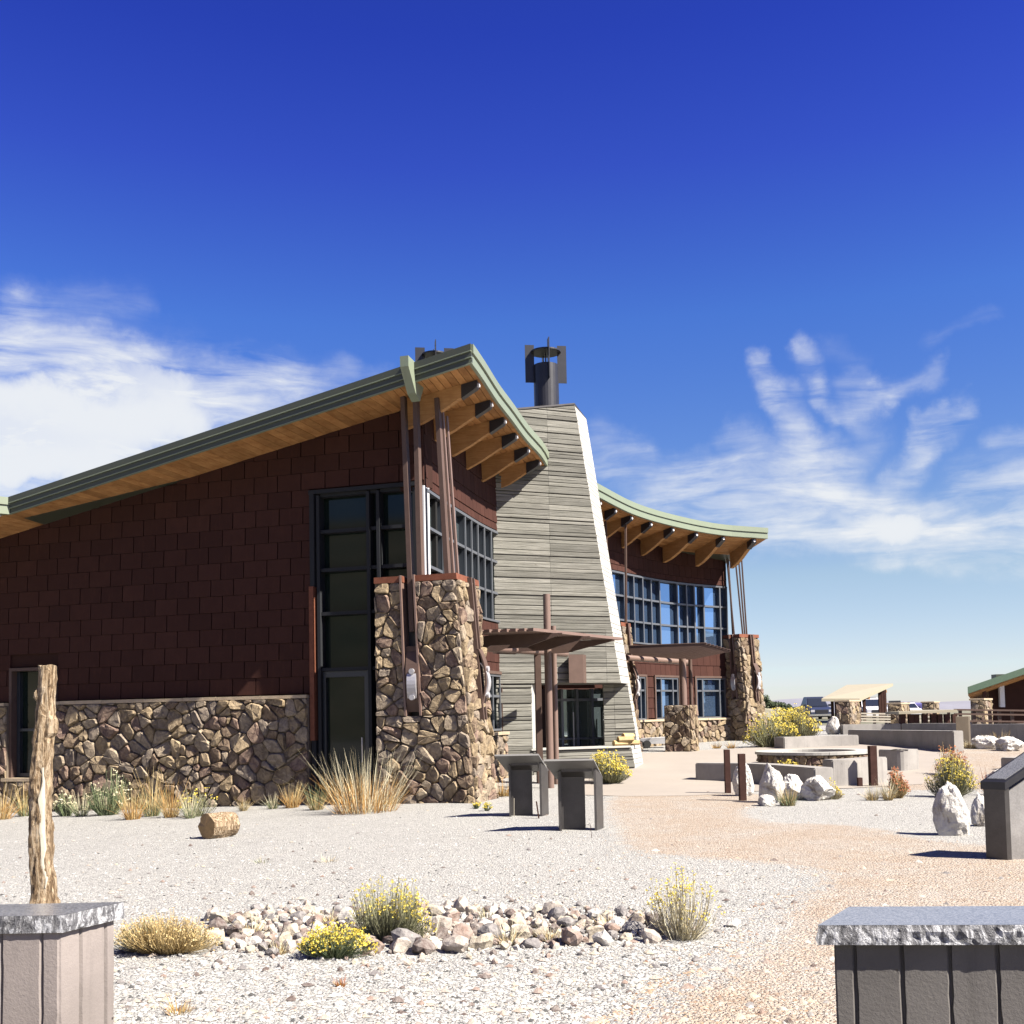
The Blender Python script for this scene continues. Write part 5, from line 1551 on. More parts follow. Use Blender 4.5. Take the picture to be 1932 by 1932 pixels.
# --- free standing stone piers
def stone_pier(name, u0, um, u1, vt, vb, label, Y=None, cap=True, sp=.24, grp=None, seed=1, capm='cap_stone'):
    """u0..um shaded left face, um..u1 lit right face"""
    p = onG(um, vb) if Y is None else None
    if Y is not None:
        q = atY(um, vb, Y); p = Vector((q.x, Y, ghz(q.x, Y)))
    g = ghz(p.x, p.y); Yc = p.y; zt_ = atY(um, vt, Yc).z
    root = thing(name, (p.x, p.y, g), label, 'stone pillar', grp)
    da = Vector((-.93, .36, 0)).normalized(); db = Vector((.36, .93, 0)).normalized()
    La = (um - u0) / 2080 * Yc / .93 * 1.0; Lb = max(.35, La * .85)
    k = (u1 - um) / 2080 * Yc
    db = Vector((.62, .785, 0)).normalized(); Lb = k / (.62 - .785 * p.x / Yc) if (.62 - .785 * p.x / Yc) > .1 else .7
    Lb = min(max(Lb, .4), 1.3)
    c = Vector((p.x, p.y, 0))
    q = [c, c + db * Lb, c + db * Lb + da * La, c + da * La]
    core = MB().hexa([v + Zv * (g - .4) for v in q], [v + Zv * zt_ for v in q]).build('pillar_core', 'mortar', root)
    H = zt_ - g
    na = da.cross(Zv) ; nb = Zv.cross(db)
    stones(root.name, core, c + da * La + na * 0 + (-db) * .004, -da, Zv, rect(0, La, g - .05, zt_), sp, .045, .010, seed=seed)
    stones(root.name, core, c - da * .004, db, Zv, rect(0, Lb, g - .05, zt_), sp, .045, .010, seed=seed + 1)
    if cap:
        o = .05
        e = [c - db * o - da * o, c + db * (Lb + o) - da * o, c + db * (Lb + o) + da * (La + o), c + da * (La + o) - db * o]
        bevel(MB().hexa([v + Zv * (zt_ + .002) for v in e], [v + Zv * (zt_ + .085) for v in e]).build('cap', capm, root), .012)
    return root
stone_pier('stone_pillar', 1258, 1303, 1318, 1330, 1420, 'squat stone pillar carrying the post of the far pergola', Y=33.6, cap=False, sp=.27, seed=21)

# --- concrete seat walls, ring of stone, monolith, retaining walls
def seat(name, pts, w, h, label, cat='bench', mat='concrete', grp=None, z0=None, taper=0.0, back=None):
    """curved or straight concrete block: pts (u, v) along the foot of its front edge"""
    P = [onG(u, v) for u, v in pts]
    if len(P) > 2:
        Q = spline([(p.x, p.y, 0) for p in P], 6)
    else: Q = [Vector((p.x, p.y, 0)) for p in P]
    vs, fs = [], []; n = len(Q)
    zb = min(ghz(p.x, p.y) for p in Q); 
    root_z = zb
    for i, p in enumerate(Q):
        a, b = Q[max(0, i - 1)], Q[min(n - 1, i + 1)]; d = (b - a).normalized(); nn = Vector((-d.y, d.x, 0))
        g = ghz(p.x, p.y)
        for o, z in ((0, g - .25), (0, zb + h), (w, zb + h), (w, g - .25)):
            v = p + nn * o; vs.append(Vector((v.x, v.y, z)))
    for i in range(n - 1):
        for a in range(4): fs.append((4 * i + a, 4 * i + (a + 1) % 4, 4 * i + 4 + (a + 1) % 4, 4 * i + 4 + a))
    fs += [(0, 1, 2, 3), (4 * n - 1, 4 * n - 2, 4 * n - 3, 4 * n - 4)]
    o = obj(name, vs, fs, mat); recalc(o)
    c = Q[n // 2]; off = Vector((c.x, c.y, zb)); o.data.transform(Matrix.Translation(-off)); o.location = off
    bm = bmesh.new(); bm.from_mesh(o.data)
    ed = [e for e in bm.edges if len(e.link_faces) == 2 and e.calc_face_angle(0) > .6 and max(v.co.z for v in e.verts) > h - .05]
    bmesh.ops.bevel(bm, geom=ed, offset=.022, segments=2, affect='EDGES', clamp_overlap=True); bm.to_mesh(o.data); bm.free()
    return tag(o, label, cat, grp)
G1 = 'concrete seat blocks round the stone ring'
seat('seat_block', [(1312, 1472), (1420, 1478), (1538, 1490)], .45, .44, 'long low curved concrete seat block on the left, behind two rusted posts', grp=G1)
seat('seat_block', [(1572, 1484), (1620, 1482), (1676, 1476)], .45, .56, 'short curved concrete seat block in front of the stone ring, between rusted posts', grp=G1)
seat('seat_block', [(1658, 1452), (1700, 1455), (1735, 1452)], .50, .52, 'curved concrete seat block with a shaded hollow side, right of the stone ring', grp=G1)
seat('seat_block', [(1480, 1413), (1560, 1409), (1621, 1407)], .5, .36, 'long flat concrete bench behind the stone ring, with two dark brackets', 'bench')
seat('retaining_wall', [(1600, 1402), (1800, 1420)], .35, .62, 'long grey concrete retaining wall with a sloping right end', 'wall')
seat('retaining_wall', [(1590, 1386), (1700, 1384), (1812, 1386)], .35, .42, 'low shaded concrete wall under the wooden fence, left of the monolith', 'wall')
seat('retaining_wall', [(1828, 1400), (1960, 1404)], .35, .62, 'pale concrete wall behind boulders, right of the monolith', 'wall')
seat('seat_block', [(1888, 1452), (1990, 1462)], .6, .36, 'small concrete block half hidden behind the large sign desk', 'bench')
def monolith():
    a = onG(1805, 1411); b = onG(1838, 1412); h = atY(1805, 1352, a.y).z - ghz(a.x, a.y)
    root = thing('monolith', gz(a), 'tall plain brown concrete slab standing on end at the plaza edge', 'slab')
    d = Vector((1, .06, 0)).normalized(); w = Vector((.45, .89, 0)).normalized(); L = (b.x - a.x)
    q = [a, a + d * L, a + d * L + w * .62, a + w * .62]
    bevel(MB().hexa([Vector((v.x, v.y, ghz(a.x, a.y) - .2)) for v in q], [Vector((v.x, v.y, ghz(a.x, a.y) + h)) for v in q]).build('slab', 'brown_concrete', root), .015)
monolith()
def stone_ring():
    c0 = onG(1530, 1457); ztp = .0
    g = ghz(c0.x, c0.y); H = .46
    # ellipse in the picture: u 1418..1640, centre about 1528
    cy = c0.y + 1.55; cx = (1529 - 966) / 2080 * cy
    g = ghz(cx, cy - 1.3) ; root = thing('fire_ring', (cx, cy, g), 'round stone ring wall with a broad flat concrete rim and an open centre', 'fire pit')
    R0, R1 = 1.06, 1.48; n = 40
    ang = [2 * math.pi * i / n for i in range(n)]
    vs, fs = [], []
    for a in ang:
        for r, z in ((R1 - .08, g - .3), (R1 - .08, g + H - .07), (R0 + .05, g + H - .07), (R0 + .05, g - .3)): vs.append(Vector((cx + math.cos(a) * r, cy + math.sin(a) * r, z)))
    for i in range(n):
        j = (i + 1) % n
        for k in range(4): fs.append((4 * i + k, 4 * i + (k + 1) % 4, 4 * j + (k + 1) % 4, 4 * j + k))
    core = recalc(obj('ring_core', vs, fs, 'mortar', root))
    for k in range(8):                       # rim slabs
        vs, fs = [], []; m = 6
        for i in range(m + 1):
            a = 2 * math.pi * (k + i / m * .992) / 8
            for r, z in ((R1, g + H - .07), (R1, g + H), (R0, g + H), (R0, g + H - .07)): vs.append(Vector((cx + math.cos(a) * r, cy + math.sin(a) * r, z)))
        for i in range(m):
            for q in range(4): fs.append((4 * i + q, 4 * i + (q + 1) % 4, 4 * i + 4 + (q + 1) % 4, 4 * i + 4 + q))
        fs += [(0, 1, 2, 3), (4 * m + 3, 4 * m + 2, 4 * m + 1, 4 * m)]
        recalc(obj('rim_slab', vs, fs, 'pale_concrete', root))
    for k in range(12):                      # stone facing on the visible half
        a0 = math.radians(170 + 16.5 * k); a1 = a0 + math.radians(16.5)
        r = R1 - .07
        p0 = Vector((cx + math.cos(a0) * r, cy + math.sin(a0) * r, 0)); p1 = Vector((cx + math.cos(a1) * r, cy + math.sin(a1) * r, 0))
        stones('ring', core, p0, (p1 - p0).normalized(), Zv, rect(0, (p1 - p0).length, g - .05, g + H - .075), .22, .04, .010, seed=300 + k)
stone_ring()

# --- rusted steel posts
GP = 'square rusted steel posts along the path'
def post(u0, u1, vt, vb, label):
    p = onG((u0 + u1) / 2, vb); w = (u1 - u0) / 2080 * p.y / 1.05; h = atY((u0 + u1) / 2, vt, p.y).z - ghz(p.x, p.y)
    o = bevel(MB().hexa([Vector((x, y, 0)) for x, y in ((-w / 2, -w / 2), (w / 2, -w / 2), (w / 2, w / 2), (-w / 2, w / 2))], [Vector((x, y, h)) for x, y in ((-w / 2, -w / 2), (w / 2, -w / 2), (w / 2, w / 2), (-w / 2, w / 2))]).build('steel_post', 'rusted_post'), .006)
    o.location = gz(p); o.rotation_euler = (0, 0, rng.uniform(-.1, .1)); tag(o, label, 'post', GP)
post(1368, 1379, 1414, 1497, 'thin rusted post left of the white boulders, before the long seat block')
post(1395, 1408, 1422, 1511, 'nearest rusted post, standing against the white boulders')
post(1641, 1655, 1407, 1483, 'tall rusted post in front of the right end of the short seat block')
post(1567, 1576, 1440, 1475, 'low rusted post at the left end of the short seat block')
post(1618, 1627, 1467, 1484, 'short stub of rusted post in front of the short seat block')
post(1523, 1533, 1351, 1388, 'rusted post in the yellow bushes at the right end of the building')
post(1874, 1884, 1480, 1500, 'stub post beside the large sign desk') if False else None
post(1892, 1901, 1360, 1384, 'dark rusted post under the railing, near the fence gate') if False else None
def stake(u, vt, vb, w, mat, label, lean=0):
    p = onG(u, vb); t_ = atY(u + lean, vt, p.y); o = MB().bar((0, 0, -.03), (t_.x - p.x, 0, t_.z - ghz(p.x, p.y)), w, w * .5).build('stake', mat)
    o.location = gz(p); tag(o, label, 'stake')
stake(1017, 1512, 1544, .045, 'rusted_post', 'small leaning brown stake beside the farther sign lectern', -5)
stake(970, 1506, 1540, .018, 'bare_wood', 'thin pale stake in front of the farther sign lectern')
stake(1117, 1553, 1581, .012, 'rusted_post', 'thin dark wire stake in front of the nearer sign lectern', -4)

# --- boulders and rocks
def rock_mesh(seed, mat='boulder', sub=3, sharp=.35):
    bm = bmesh.new(); bmesh.ops.create_icosphere(bm, subdivisions=sub, radius=1.0); r = random.Random(seed)
    planes = [(Vector((r.gauss(0, 1), r.gauss(0, 1), r.gauss(0, .8))).normalized(), r.uniform(.62, .88) if sub > 2 else r.uniform(.45, .8)) for _ in range(9 if sub > 2 else 13)]
    for v in bm.verts:
        for n, d in planes:
            e = v.co.dot(n) - d
            if e > 0: v.co -= n * e * .92
        v.co += v.co.normalized() * (sharp * .35 * noise.noise(v.co * 1.4 + Vector((seed, 0, 0))) + .09 * noise.noise(v.co * 4.5 + Vector((0, seed, 0))) + (.04 * noise.noise(v.co * 11) if sub > 3 else 0))
    me = bpy.data.meshes.new('rock'); bm.to_mesh(me); bm.free(); me.materials.append(MATS[mat]); return me
def boulder(u0, u1, vt, vb, label, seed, depth=.8, grp=None, name='boulder', lean=0.0, sub=4, tap=.25):
    p = onG((u0 + u1) / 2, vb); me = rock_mesh(seed, 'boulder', sub)
    xs = [v.co.x for v in me.vertices]; zs2 = [v.co.z for v in me.vertices]; ys_ = [v.co.y for v in me.vertices]
    W = (u1 - u0) / 2080 * p.y; H = (vb - vt) / 2080 * p.y; g = 0
    sx, sz, sy = W / (max(xs) - min(xs)), H * 1.18 / (max(zs2) - min(zs2)), W * depth / (max(ys_) - min(ys_))
    for v in me.vertices:
        z = (v.co.z - min(zs2)) * sz; v.co = Vector(((v.co.x - (max(xs) + min(xs)) / 2) * sx * (1 - tap * max(0, z / H) ** 1.3) + lean * z, (v.co.y - min(ys_)) * sy, z - H * .16))
    o = bpy.data.objects.new(name, me); COL.objects.link(o); o.location = gz(p); tag(o, label, 'boulder', grp); return o
GB = 'pale boulders among the plants'
boulder(1384, 1428, 1440, 1503, 'pale boulder partly hidden behind the two thin rusted posts', 3, grp=GB)
boulder(1436, 1492, 1442, 1516, 'tallest white boulder of the cluster, rising beside yellow blooms', 8, grp=GB, tap=.3)
boulder(1478, 1530, 1462, 1510, 'rough pale boulder in the middle of the cluster behind the grass clump', 12, grp=GB)
boulder(1518, 1592, 1466, 1512, 'low broad white boulder at the right end of the cluster', 15, 1.0, grp=GB)
boulder(1432, 1470, 1500, 1522, 'small reddish boulder at the front left foot of the cluster', 18, grp=GB)
boulder(1762, 1852, 1478, 1578, 'standing white boulder with a dark cracked left side on the path edge', 22, .55, grp=GB, tap=.48, lean=-.03)
boulder(1838, 1880, 1500, 1560, 'dark brown boulder half hidden behind the large sign desk', 27, grp=GB)
boulder(1838, 1900, 1388, 1414, 'flat pale boulder lying right of the concrete monolith', 31, grp=GB)
boulder(1886, 1950, 1390, 1418, 'pale boulder at the right edge below the fence', 35, grp=GB)
boulder(1868, 1925, 1452, 1480, 'knobbly white boulder behind the top of the sign desk', 41, grp=GB)
boulder(1505, 1530, 1370, 1392, 'grey boulder beside the rusted post in the yellow bushes', 44, grp=GB, sub=3) if False else None
boulder(1778, 1806, 1352, 1372, 'dark boulder at the foot of the fence', 47, grp=GB, sub=3) if False else None
boulder(1772, 1806, 1386, 1404, 'x', 47) if False else None
boulder(1560, 1592, 1352, 1386, 'grey pile of rock at the left end of the low wall', 52, grp=GB, sub=3)

# rock bed: individual stones in a shallow swale
def rock_bed():
    meshes = [rock_mesh(100 + i, 'rock', 2, .5) for i in range(14)]
    r = random.Random(5); placed = []; k = 0; tries = 0
    while k < 285 and tries < 9000:
        tries += 1
        u = r.uniform(395, 1245); c = 1762 - .012 * (u - 400); hw = 41 if u < 900 else 41 - (u - 900) * .05
        if u < 470: hw *= .7
        v = r.uniform(c - hw, c + hw)
        p = onG(u, v); s_ = r.choice([.042, .05, .06, .075, .095]) * (1.2 if v > c else .95)
        if any((p.x - q[0]) ** 2 + (p.y - q[1]) ** 2 < (.80 * (s_ + q[2])) ** 2 for q in placed): continue
        placed.append((p.x, p.y, s_))
        o = bpy.data.objects.new('rock', r.choice(meshes)); COL.objects.link(o)
        o.location = gz(p, s_ * .34); o.scale = (s_ * r.uniform(.9, 1.3), s_ * r.uniform(.8, 1.1), s_ * r.uniform(.65, 1.05)); o.rotation_euler = (r.uniform(-.5, .5), r.uniform(-.5, .5), r.uniform(0, 6.28))
        sz = 'small' if s_ < .053 else ('middling' if s_ < .074 else 'large')
        row = 'front edge' if v > c + hw * .4 else ('back edge' if v < c - hw * .4 else 'middle')
        wh = 'by the dry bush' if u < 480 else 'by the low yellow bush' if u < 640 else 'by the sage bush' if u < 800 else 'by the bare stalks' if u < 960 else 'left of the thin bush' if u < 1100 else 'right end'
        tag(o, '%s rock, %s of the rock bed, %s' % (sz, row, wh), 'rock', 'rocks of the rock bed'); k += 1
    vs, fs = [], []                           # fine broken rock between them
    mb = MB()
    base = rock_mesh(77, 'rock', 1, .5); bv = [v.co.copy() for v in base.vertices]; bf = [tuple(p.vertices) for p in base.polygons]
    for i in range(800):
        u = r.uniform(400, 1250); c = 1762 - .012 * (u - 400); hw = 50 if u < 900 else 50 - (u - 900) * .055
        p = onG(u, c + r.gauss(0, .55) * hw); s_ = r.uniform(.015, .045); a = r.uniform(0, 6.28)
        mb.add([(p.x + (v.x * math.cos(a) - v.y * math.sin(a)) * s_, p.y + (v.x * math.sin(a) + v.y * math.cos(a)) * s_, ghz(p.x, p.y) + v.z * s_ * .8 + s_ * .3) for v in bv], bf)
    o = mb.build('broken_rock', 'rock', fix=False); tag(o, 'small broken rock filling the gaps of the rock bed', 'rock', kind='stuff')
    for (u, v, s_, lab) in ((1382, 1748, .085, 'white stone lying alone at the edge of the reddish path'), (253, 1795, .10, 'pale flat stone at the left end of the rock bed')):
        p = onG(u, v); o = bpy.data.objects.new('rock', rock_mesh(int(u), 'boulder', 2)); COL.objects.link(o); o.location = gz(p, .02); o.scale = (s_, s_ * .8, s_ * .5); tag(o, lab, 'rock')
rock_bed()

# --- plants
def blades(mb, base, h, w, az_, lean, curve, seg=3, tw=None):
    """one tapering curved blade or stem"""
    d = Vector((math.cos(az_), math.sin(az_), 0)); sd = Vector((-d.y, d.x, 0))
    if tw is not None: sd = (sd * math.cos(tw) + d * math.sin(tw))
    k = len(mb.v); p = Vector(base)
    for i in range(seg + 1):
        t = i / seg; a = lean + curve * t
        if i: p = p + (Zv * math.cos(a) + d * math.sin(a)) * (h / seg)
        ww = w * (1 - t * .85) / 2
        mb.v.append(tuple(p - sd * ww)); mb.v.append(tuple(p + sd * ww))
    for i in range(seg): mb.f.append((k + 2 * i, k + 2 * i + 1, k + 2 * i + 3, k + 2 * i + 2))
    return p
def grass(u0, u1, vt, vb, label, mat='dry_grass', n=170, mat2='straw', stiff=1.0, seed=1, cat='grass clump', grp=None, splay=.55):
    r = random.Random(seed); p = onG((u0 + u1) / 2, vb); H = (vb - vt) / 2080 * p.y; W = (u1 - u0) / 2080 * p.y
    root = thing('grass_clump', gz(p), label, cat, grp); g = ghz(p.x, p.y)
    for nm, m_, cnt, hk in (('blades', mat, n, .62), ('stalks', mat2, n // 2, 1.0)):
        mb = MB()
        for i in range(cnt):
            a = r.uniform(0, 6.283); q = r.random() ** .5 * W * .26
            le = abs(r.gauss(0, 1)) * splay * (.6 if nm == 'stalks' else .7)
            blades(mb, (p.x + math.cos(a) * q, p.y + math.sin(a) * q, g - .01), H * hk * r.uniform(.65, 1.12) / max(.6, math.cos(min(le, .9))), max(.006, .00036 * p.y) * r.uniform(.8, 1.6), a + r.uniform(-.4, .4), le, r.uniform(.05, .7) * (.4 if nm == 'stalks' else 1) / stiff, 4, r.uniform(-1.5, 1.5))
        tag(mb.build(nm, m_, root, fix=False), kind='stuff')
    return root
def bush(u0, u1, vt, vb, label, bloom='yellow_bloom', stem='sage_stem', n=420, leaf=1.0, seed=1, bloomk=.55, cat='shrub', grp=None, open_=.0, name='shrub', topb=.35):
    """many thin stems from one root, tipped with small flower or leaf tufts"""
    r = random.Random(seed); p = onG((u0 + u1) / 2, vb); H = (vb - vt) / 2080 * p.y * 1.12; W = (u1 - u0) / 2080 * p.y * 1.12
    root = thing(name, gz(p), label, cat, grp); g = ghz(p.x, p.y); ms, mf, mg = MB(), MB(), MB()
    px = p.y / 2080
    lobes = [(r.uniform(-.36, .36) * W, r.uniform(-.25, .25) * W, r.uniform(.5, 1.0)) for _ in range(8)]
    for i in range(int(n * 1.35)):
        lx, ly, lh = r.choice(lobes)
        a = r.uniform(0, 6.283); rr = r.random() ** .6
        ex_, ey_ = lx + math.cos(a) * rr * W * .21, ly + math.sin(a) * rr * W * .22
        dome = math.sqrt(max(.08, 1 - (ex_ / (W * .56)) ** 2)) 
        ez = H * lh * dome * (r.uniform(.45, 1.0) + (.16 if r.random() < .08 else 0))
        b0 = Vector((p.x + ex_ * .35 + r.gauss(0, .03) * W, p.y + ey_ * .35, g)); tip = Vector((p.x + ex_, p.y + ey_, g + ez))
        mid = b0.lerp(tip, .5) + Vector((ex_ * .12, ey_ * .12, 0)) + Vector((r.uniform(-1, 1), r.uniform(-1, 1), 0)) * W * .03
        w = max(.004, px * .9) * r.uniform(.7, 1.4); k = len(ms.v); sd = Vector((math.cos(a * 3 + i), math.sin(a * 3 + i), 0)) * w / 2
        for q, ww in ((b0, 1.3), (mid, 1.0), (tip, .5)): ms.v.append(tuple(q - sd * ww)); ms.v.append(tuple(q + sd * ww))
        ms.f += [(k, k + 1, k + 3, k + 2), (k + 2, k + 3, k + 5, k + 4)]
        ls = max(.010, px * 2.6) * leaf
        for j in range(5):                   # narrow leaves up the stem
            t = r.uniform(.25, 1.0); q = b0.lerp(mid, min(1, t * 2)) if t < .5 else mid.lerp(tip, t * 2 - 1)
            d = Vector((r.gauss(0, 1), r.gauss(0, 1), abs(r.gauss(.6, .6)))).normalized(); e_ = q + d * ls * r.uniform(.8, 1.6); s2 = d.cross(Vector((r.random(), r.random(), .3))).normalized() * ls * .16
            k = len(mg.v); mg.v += [tuple(q - s2), tuple(q + s2), tuple(e_)]; mg.f.append((k, k + 1, k + 2))
        if ez > H * lh * topb * dome and r.random() < bloomk:
            for j in range(4):
                c = tip + Vector((r.gauss(0, 1), r.gauss(0, 1), r.gauss(0, .7))) * ls * .55
                d1 = Vector((r.gauss(0, 1), r.gauss(0, 1), r.gauss(0, 1))).normalized(); d2 = d1.orthogonal().normalized(); s3 = ls * r.uniform(.40, .78)
                k = len(mf.v); mf.v += [tuple(c + d1 * s3), tuple(c + d2 * s3 * .8), tuple(c - d1 * s3 * .8), tuple(c - d2 * s3)]; mf.f.append((k, k + 1, k + 2, k + 3))
    tag(ms.build('stems', stem, root, fix=False), kind='stuff'); tag(mg.build('leaves', stem if stem != 'straw' else 'dry_grass', root, fix=False), kind='stuff')
    if mf.v: tag(mf.build('flowers' if bloom == 'yellow_bloom' else 'tufts', bloom, root, fix=False), kind='stuff')
    return root
# along the long facade
GW = 'plants along the foot of the long wall'
grass(-30, 34, 1478, 1546, 'amber grass clump at the far left edge under the small window', 'amber_grass', 150, 'dry_grass', seed=2, grp=GW)
bush(100, 150, 1492, 1540, 'small green weed just right of the upright log post', 'straw', 'green_stem', 130, 1.2, 3, .2, grp=GW)
bush(165, 240, 1450, 1538, 'loose grey green weed against the wall, left of the tawny grass', 'straw', 'green_stem', 170, 1.1, 4, .25, grp=GW)
grass(225, 275, 1478, 1546, 'tawny dry grass clump between two green weeds by the wall', 'amber_grass', 140, 'dry_grass', seed=5, grp=GW)
grass(262, 310, 1450, 1540, 'tall olive grass clump against the wall behind the tawny one', 'green_stem', 130, 'dry_grass', seed=6, grp=GW)
grass(300, 345, 1472, 1542, 'brown dry grass clump left of the sparse grey weed', 'dry_grass', 130, 'amber_grass', seed=7, grp=GW)
bush(338, 410, 1478, 1540, 'sparse grey stemmed weed with a few yellow flowers by the wall', 'yellow_bloom', 'sage_stem', 120, 1.0, 8, .25, grp=GW)
grass(530, 572, 1476, 1524, 'rusty brown tuft left of the big spiky grass', 'amber_grass', 150, 'dry_grass', seed=9, grp=GW)
grass(574, 620, 1478, 1528, 'olive and brown tuft touching the left side of the big spiky grass', 'dry_grass', 130, 'green_stem', seed=10, grp=GW)
grass(580, 800, 1418, 1532, 'largest spiky grass with long pale stalks at the foot of the glass door', 'amber_grass', 420, 'straw', stiff=2.2, seed=11, splay=.62)
grass(915, 985, 1464, 1502, 'golden grass clump at the right foot of the near stone pier', 'dry_grass', 220, 'amber_grass', seed=12, splay=.8)
for k, (u, v, l) in enumerate(((898, 1526, 'tiny yellow flowering weed left of the sign lecterns'), (918, 1530, 'second tiny yellow weed, nearer the farther sign lectern'))):
    bush(u - 10, u + 10, v - 16, v, l, 'yellow_bloom', 'green_stem', 40, .8, 60 + k, .7, cat='weed')
bush(1108, 1190, 1418, 1478, 'round yellow flowering bush at the foot of the tower end', 'yellow_bloom', 'sage_stem', 620, .9, 13, .75)
# foreground
bush(222, 412, 1724, 1796, 'wide dry brown bush beside the left pillar', 'dry_grass', 'dry_grass', 900, .8, 14, .5)
bush(648, 806, 1666, 1772, 'tall sage green bush with ochre tips in the rock bed', 'yellow_bloom', 'sage_stem', 900, 1.0, 15, .42, topb=.6)
bush(226, 330, 1732, 1794, 'greener bush mixed into the left end of the wide dry one', 'dry_grass', 'green_stem', 300, .9, 140, .4)
bush(330, 420, 1740, 1790, 'small straw bush at the right end of the wide dry one', 'dry_grass', 'straw', 200, .9, 141, .4)
bush(548, 700, 1742, 1806, 'low bright yellow flowering bush in front of the tall sage bush', 'yellow_bloom', 'green_stem', 560, 1.1, 16, .9)
bush(1222, 1356, 1656, 1772, 'thin grey stemmed bush topped with flat yellow flowers beside the path', 'yellow_bloom', 'straw', 260, 1.1, 17, .95, topb=.66)
grass(755, 850, 1682, 1770, 'few long bare straw stalks rising right of the tall sage bush', 'straw', 14, 'straw', stiff=3, seed=18, splay=.4)
grass(885, 950, 1708, 1730, 'pale wisp of dry grass behind the rock bed', 'straw', 40, 'straw', seed=19)
grass(630, 655, 1838, 1862, 'tiny rust coloured tuft on the gravel in front of the rock bed', 'amber_grass', 45, 'rust_leaf', seed=20)
grass(300, 372, 1878, 1912, 'low dry weed on the gravel right of the left pillar', 'dry_grass', 50, 'amber_grass', seed=21, splay=.9)
grass(590, 650, 1608, 1626, 'flat sprig of dry weed on the open gravel', 'dry_grass', 30, 'straw', seed=22, splay=1.0)
grass(470, 520, 1612, 1628, 'flat sprig of green weed on the open gravel', 'green_stem', 24, 'straw', seed=23, splay=1.0)
for k, (u0, u1, v0, v1, m1, m2, lab) in enumerate(((30, 62, 1476, 1540, 'green_stem', 'dry_grass', 'olive grass tuft left of the upright log post'), (136, 172, 1486, 1540, 'green_stem', 'straw', 'low green tuft between two weeds at the long wall'),
    (345, 372, 1496, 1544, 'green_stem', 'straw', 'short green tuft beside the sparse grey weed'), (500, 530, 1496, 1526, 'green_stem', 'straw', 'thin green tuft left of the rusty brown tuft'), (448, 470, 1500, 1530, 'straw', 'dry_grass', 'tiny straw tuft alone by the long wall'),
    (690, 760, 1480, 1520, 'dry_grass', 'straw', 'loose grass wisps right of the big spiky grass'), (860, 884, 1496, 1514, 'dry_grass', 'straw', 'tiny dry tuft at the base of the near stone pier'))):
    grass(u0, u1, v0, v1, lab, m1, 90, m2, seed=500 + k, grp=GW, splay=.7)
for k, (u0, u1, v0, v1, lab) in enumerate(((455, 500, 1722, 1765, 'dry tuft among the rocks at the left of the bed'), (600, 640, 1712, 1742, 'dry tuft behind the low yellow bush'), (930, 990, 1735, 1782, 'dry tuft among rocks left of the bed centre'), (1010, 1065, 1742, 1776, 'dry tuft among rocks at the bed centre'), (1120, 1180, 1715, 1750, 'straw tuft at the back right of the bed'), (505, 545, 1765, 1800, 'straw tuft at the front left of the bed'))):
    grass(u0, u1, v0, v1, lab, 'dry_grass', 60, 'straw', seed=540 + k, grp='dry tufts among the rocks', splay=.8)
# right side
bush(1410, 1500, 1352, 1410, 'broad pale yellow bush against the last stone pier', 'yellow_bloom', 'sage_stem', 520, .9, 24, .6)
bush(1470, 1550, 1338, 1398, 'bright yellow bush round the rusted post', 'yellow_bloom', 'sage_stem', 520, .9, 25, .75)
bush(1436, 1520, 1340, 1388, 'farther golden bush behind the pale yellow one', 'yellow_bloom', 'sage_stem', 420, .9, 26, .8)
grass(1338, 1366, 1398, 1412, 'small amber tuft left of the last stone pier', 'amber_grass', 60, 'dry_grass', seed=27)
grass(1368, 1392, 1396, 1412, 'small amber tuft at the foot of the last stone pier', 'amber_grass', 60, 'dry_grass', seed=28)
bush(1455, 1512, 1434, 1464, 'yellow bloom growing over the seat block between the boulders', 'yellow_bloom', 'sage_stem', 240, .9, 29, .8)
grass(1462, 1512, 1480, 1520, 'green and yellow grass clump at the front of the boulder cluster', 'green_stem', 180, 'dry_grass', seed=30)
bush(1556, 1588, 1470, 1508, 'pale yellow sprig leaning on the low broad boulder', 'yellow_bloom', 'straw', 120, .8, 31, .5)
grass(1628, 1665, 1478, 1510, 'dry grass tuft under the tall rusted post', 'dry_grass', 110, 'straw', seed=32)
grass(1662, 1690, 1468, 1510, 'yellow grass tuft left of the red leaved shrub', 'dry_grass', 110, 'straw', seed=33)
bush(1674, 1714, 1450, 1506, 'small shrub with rust red leaves beside yellow grass', 'rust_leaf', 'dry_grass', 170, 1.0, 34, .8)
bush(1740, 1836, 1428, 1504, 'large sage bush with yellow tips behind the standing white boulder', 'yellow_bloom', 'sage_stem', 760, .8, 35, .55)
bush(1770, 1822, 1408, 1462, 'rust red leaved shrub behind the large sage bush', 'rust_leaf', 'dry_grass', 180, .9, 36, .7)
grass(1850, 1890, 1446, 1500, 'amber grass beside the top of the large sign desk', 'amber_grass', 120, 'rust_leaf', seed=37)
grass(1808, 1852, 1392, 1412, 'dry grass between the monolith and the flat boulder', 'dry_grass', 110, 'straw', seed=38)
grass(1858, 1912, 1378, 1408, 'pale dry grass behind the flat boulders on the right', 'straw', 130, 'dry_grass', seed=39)

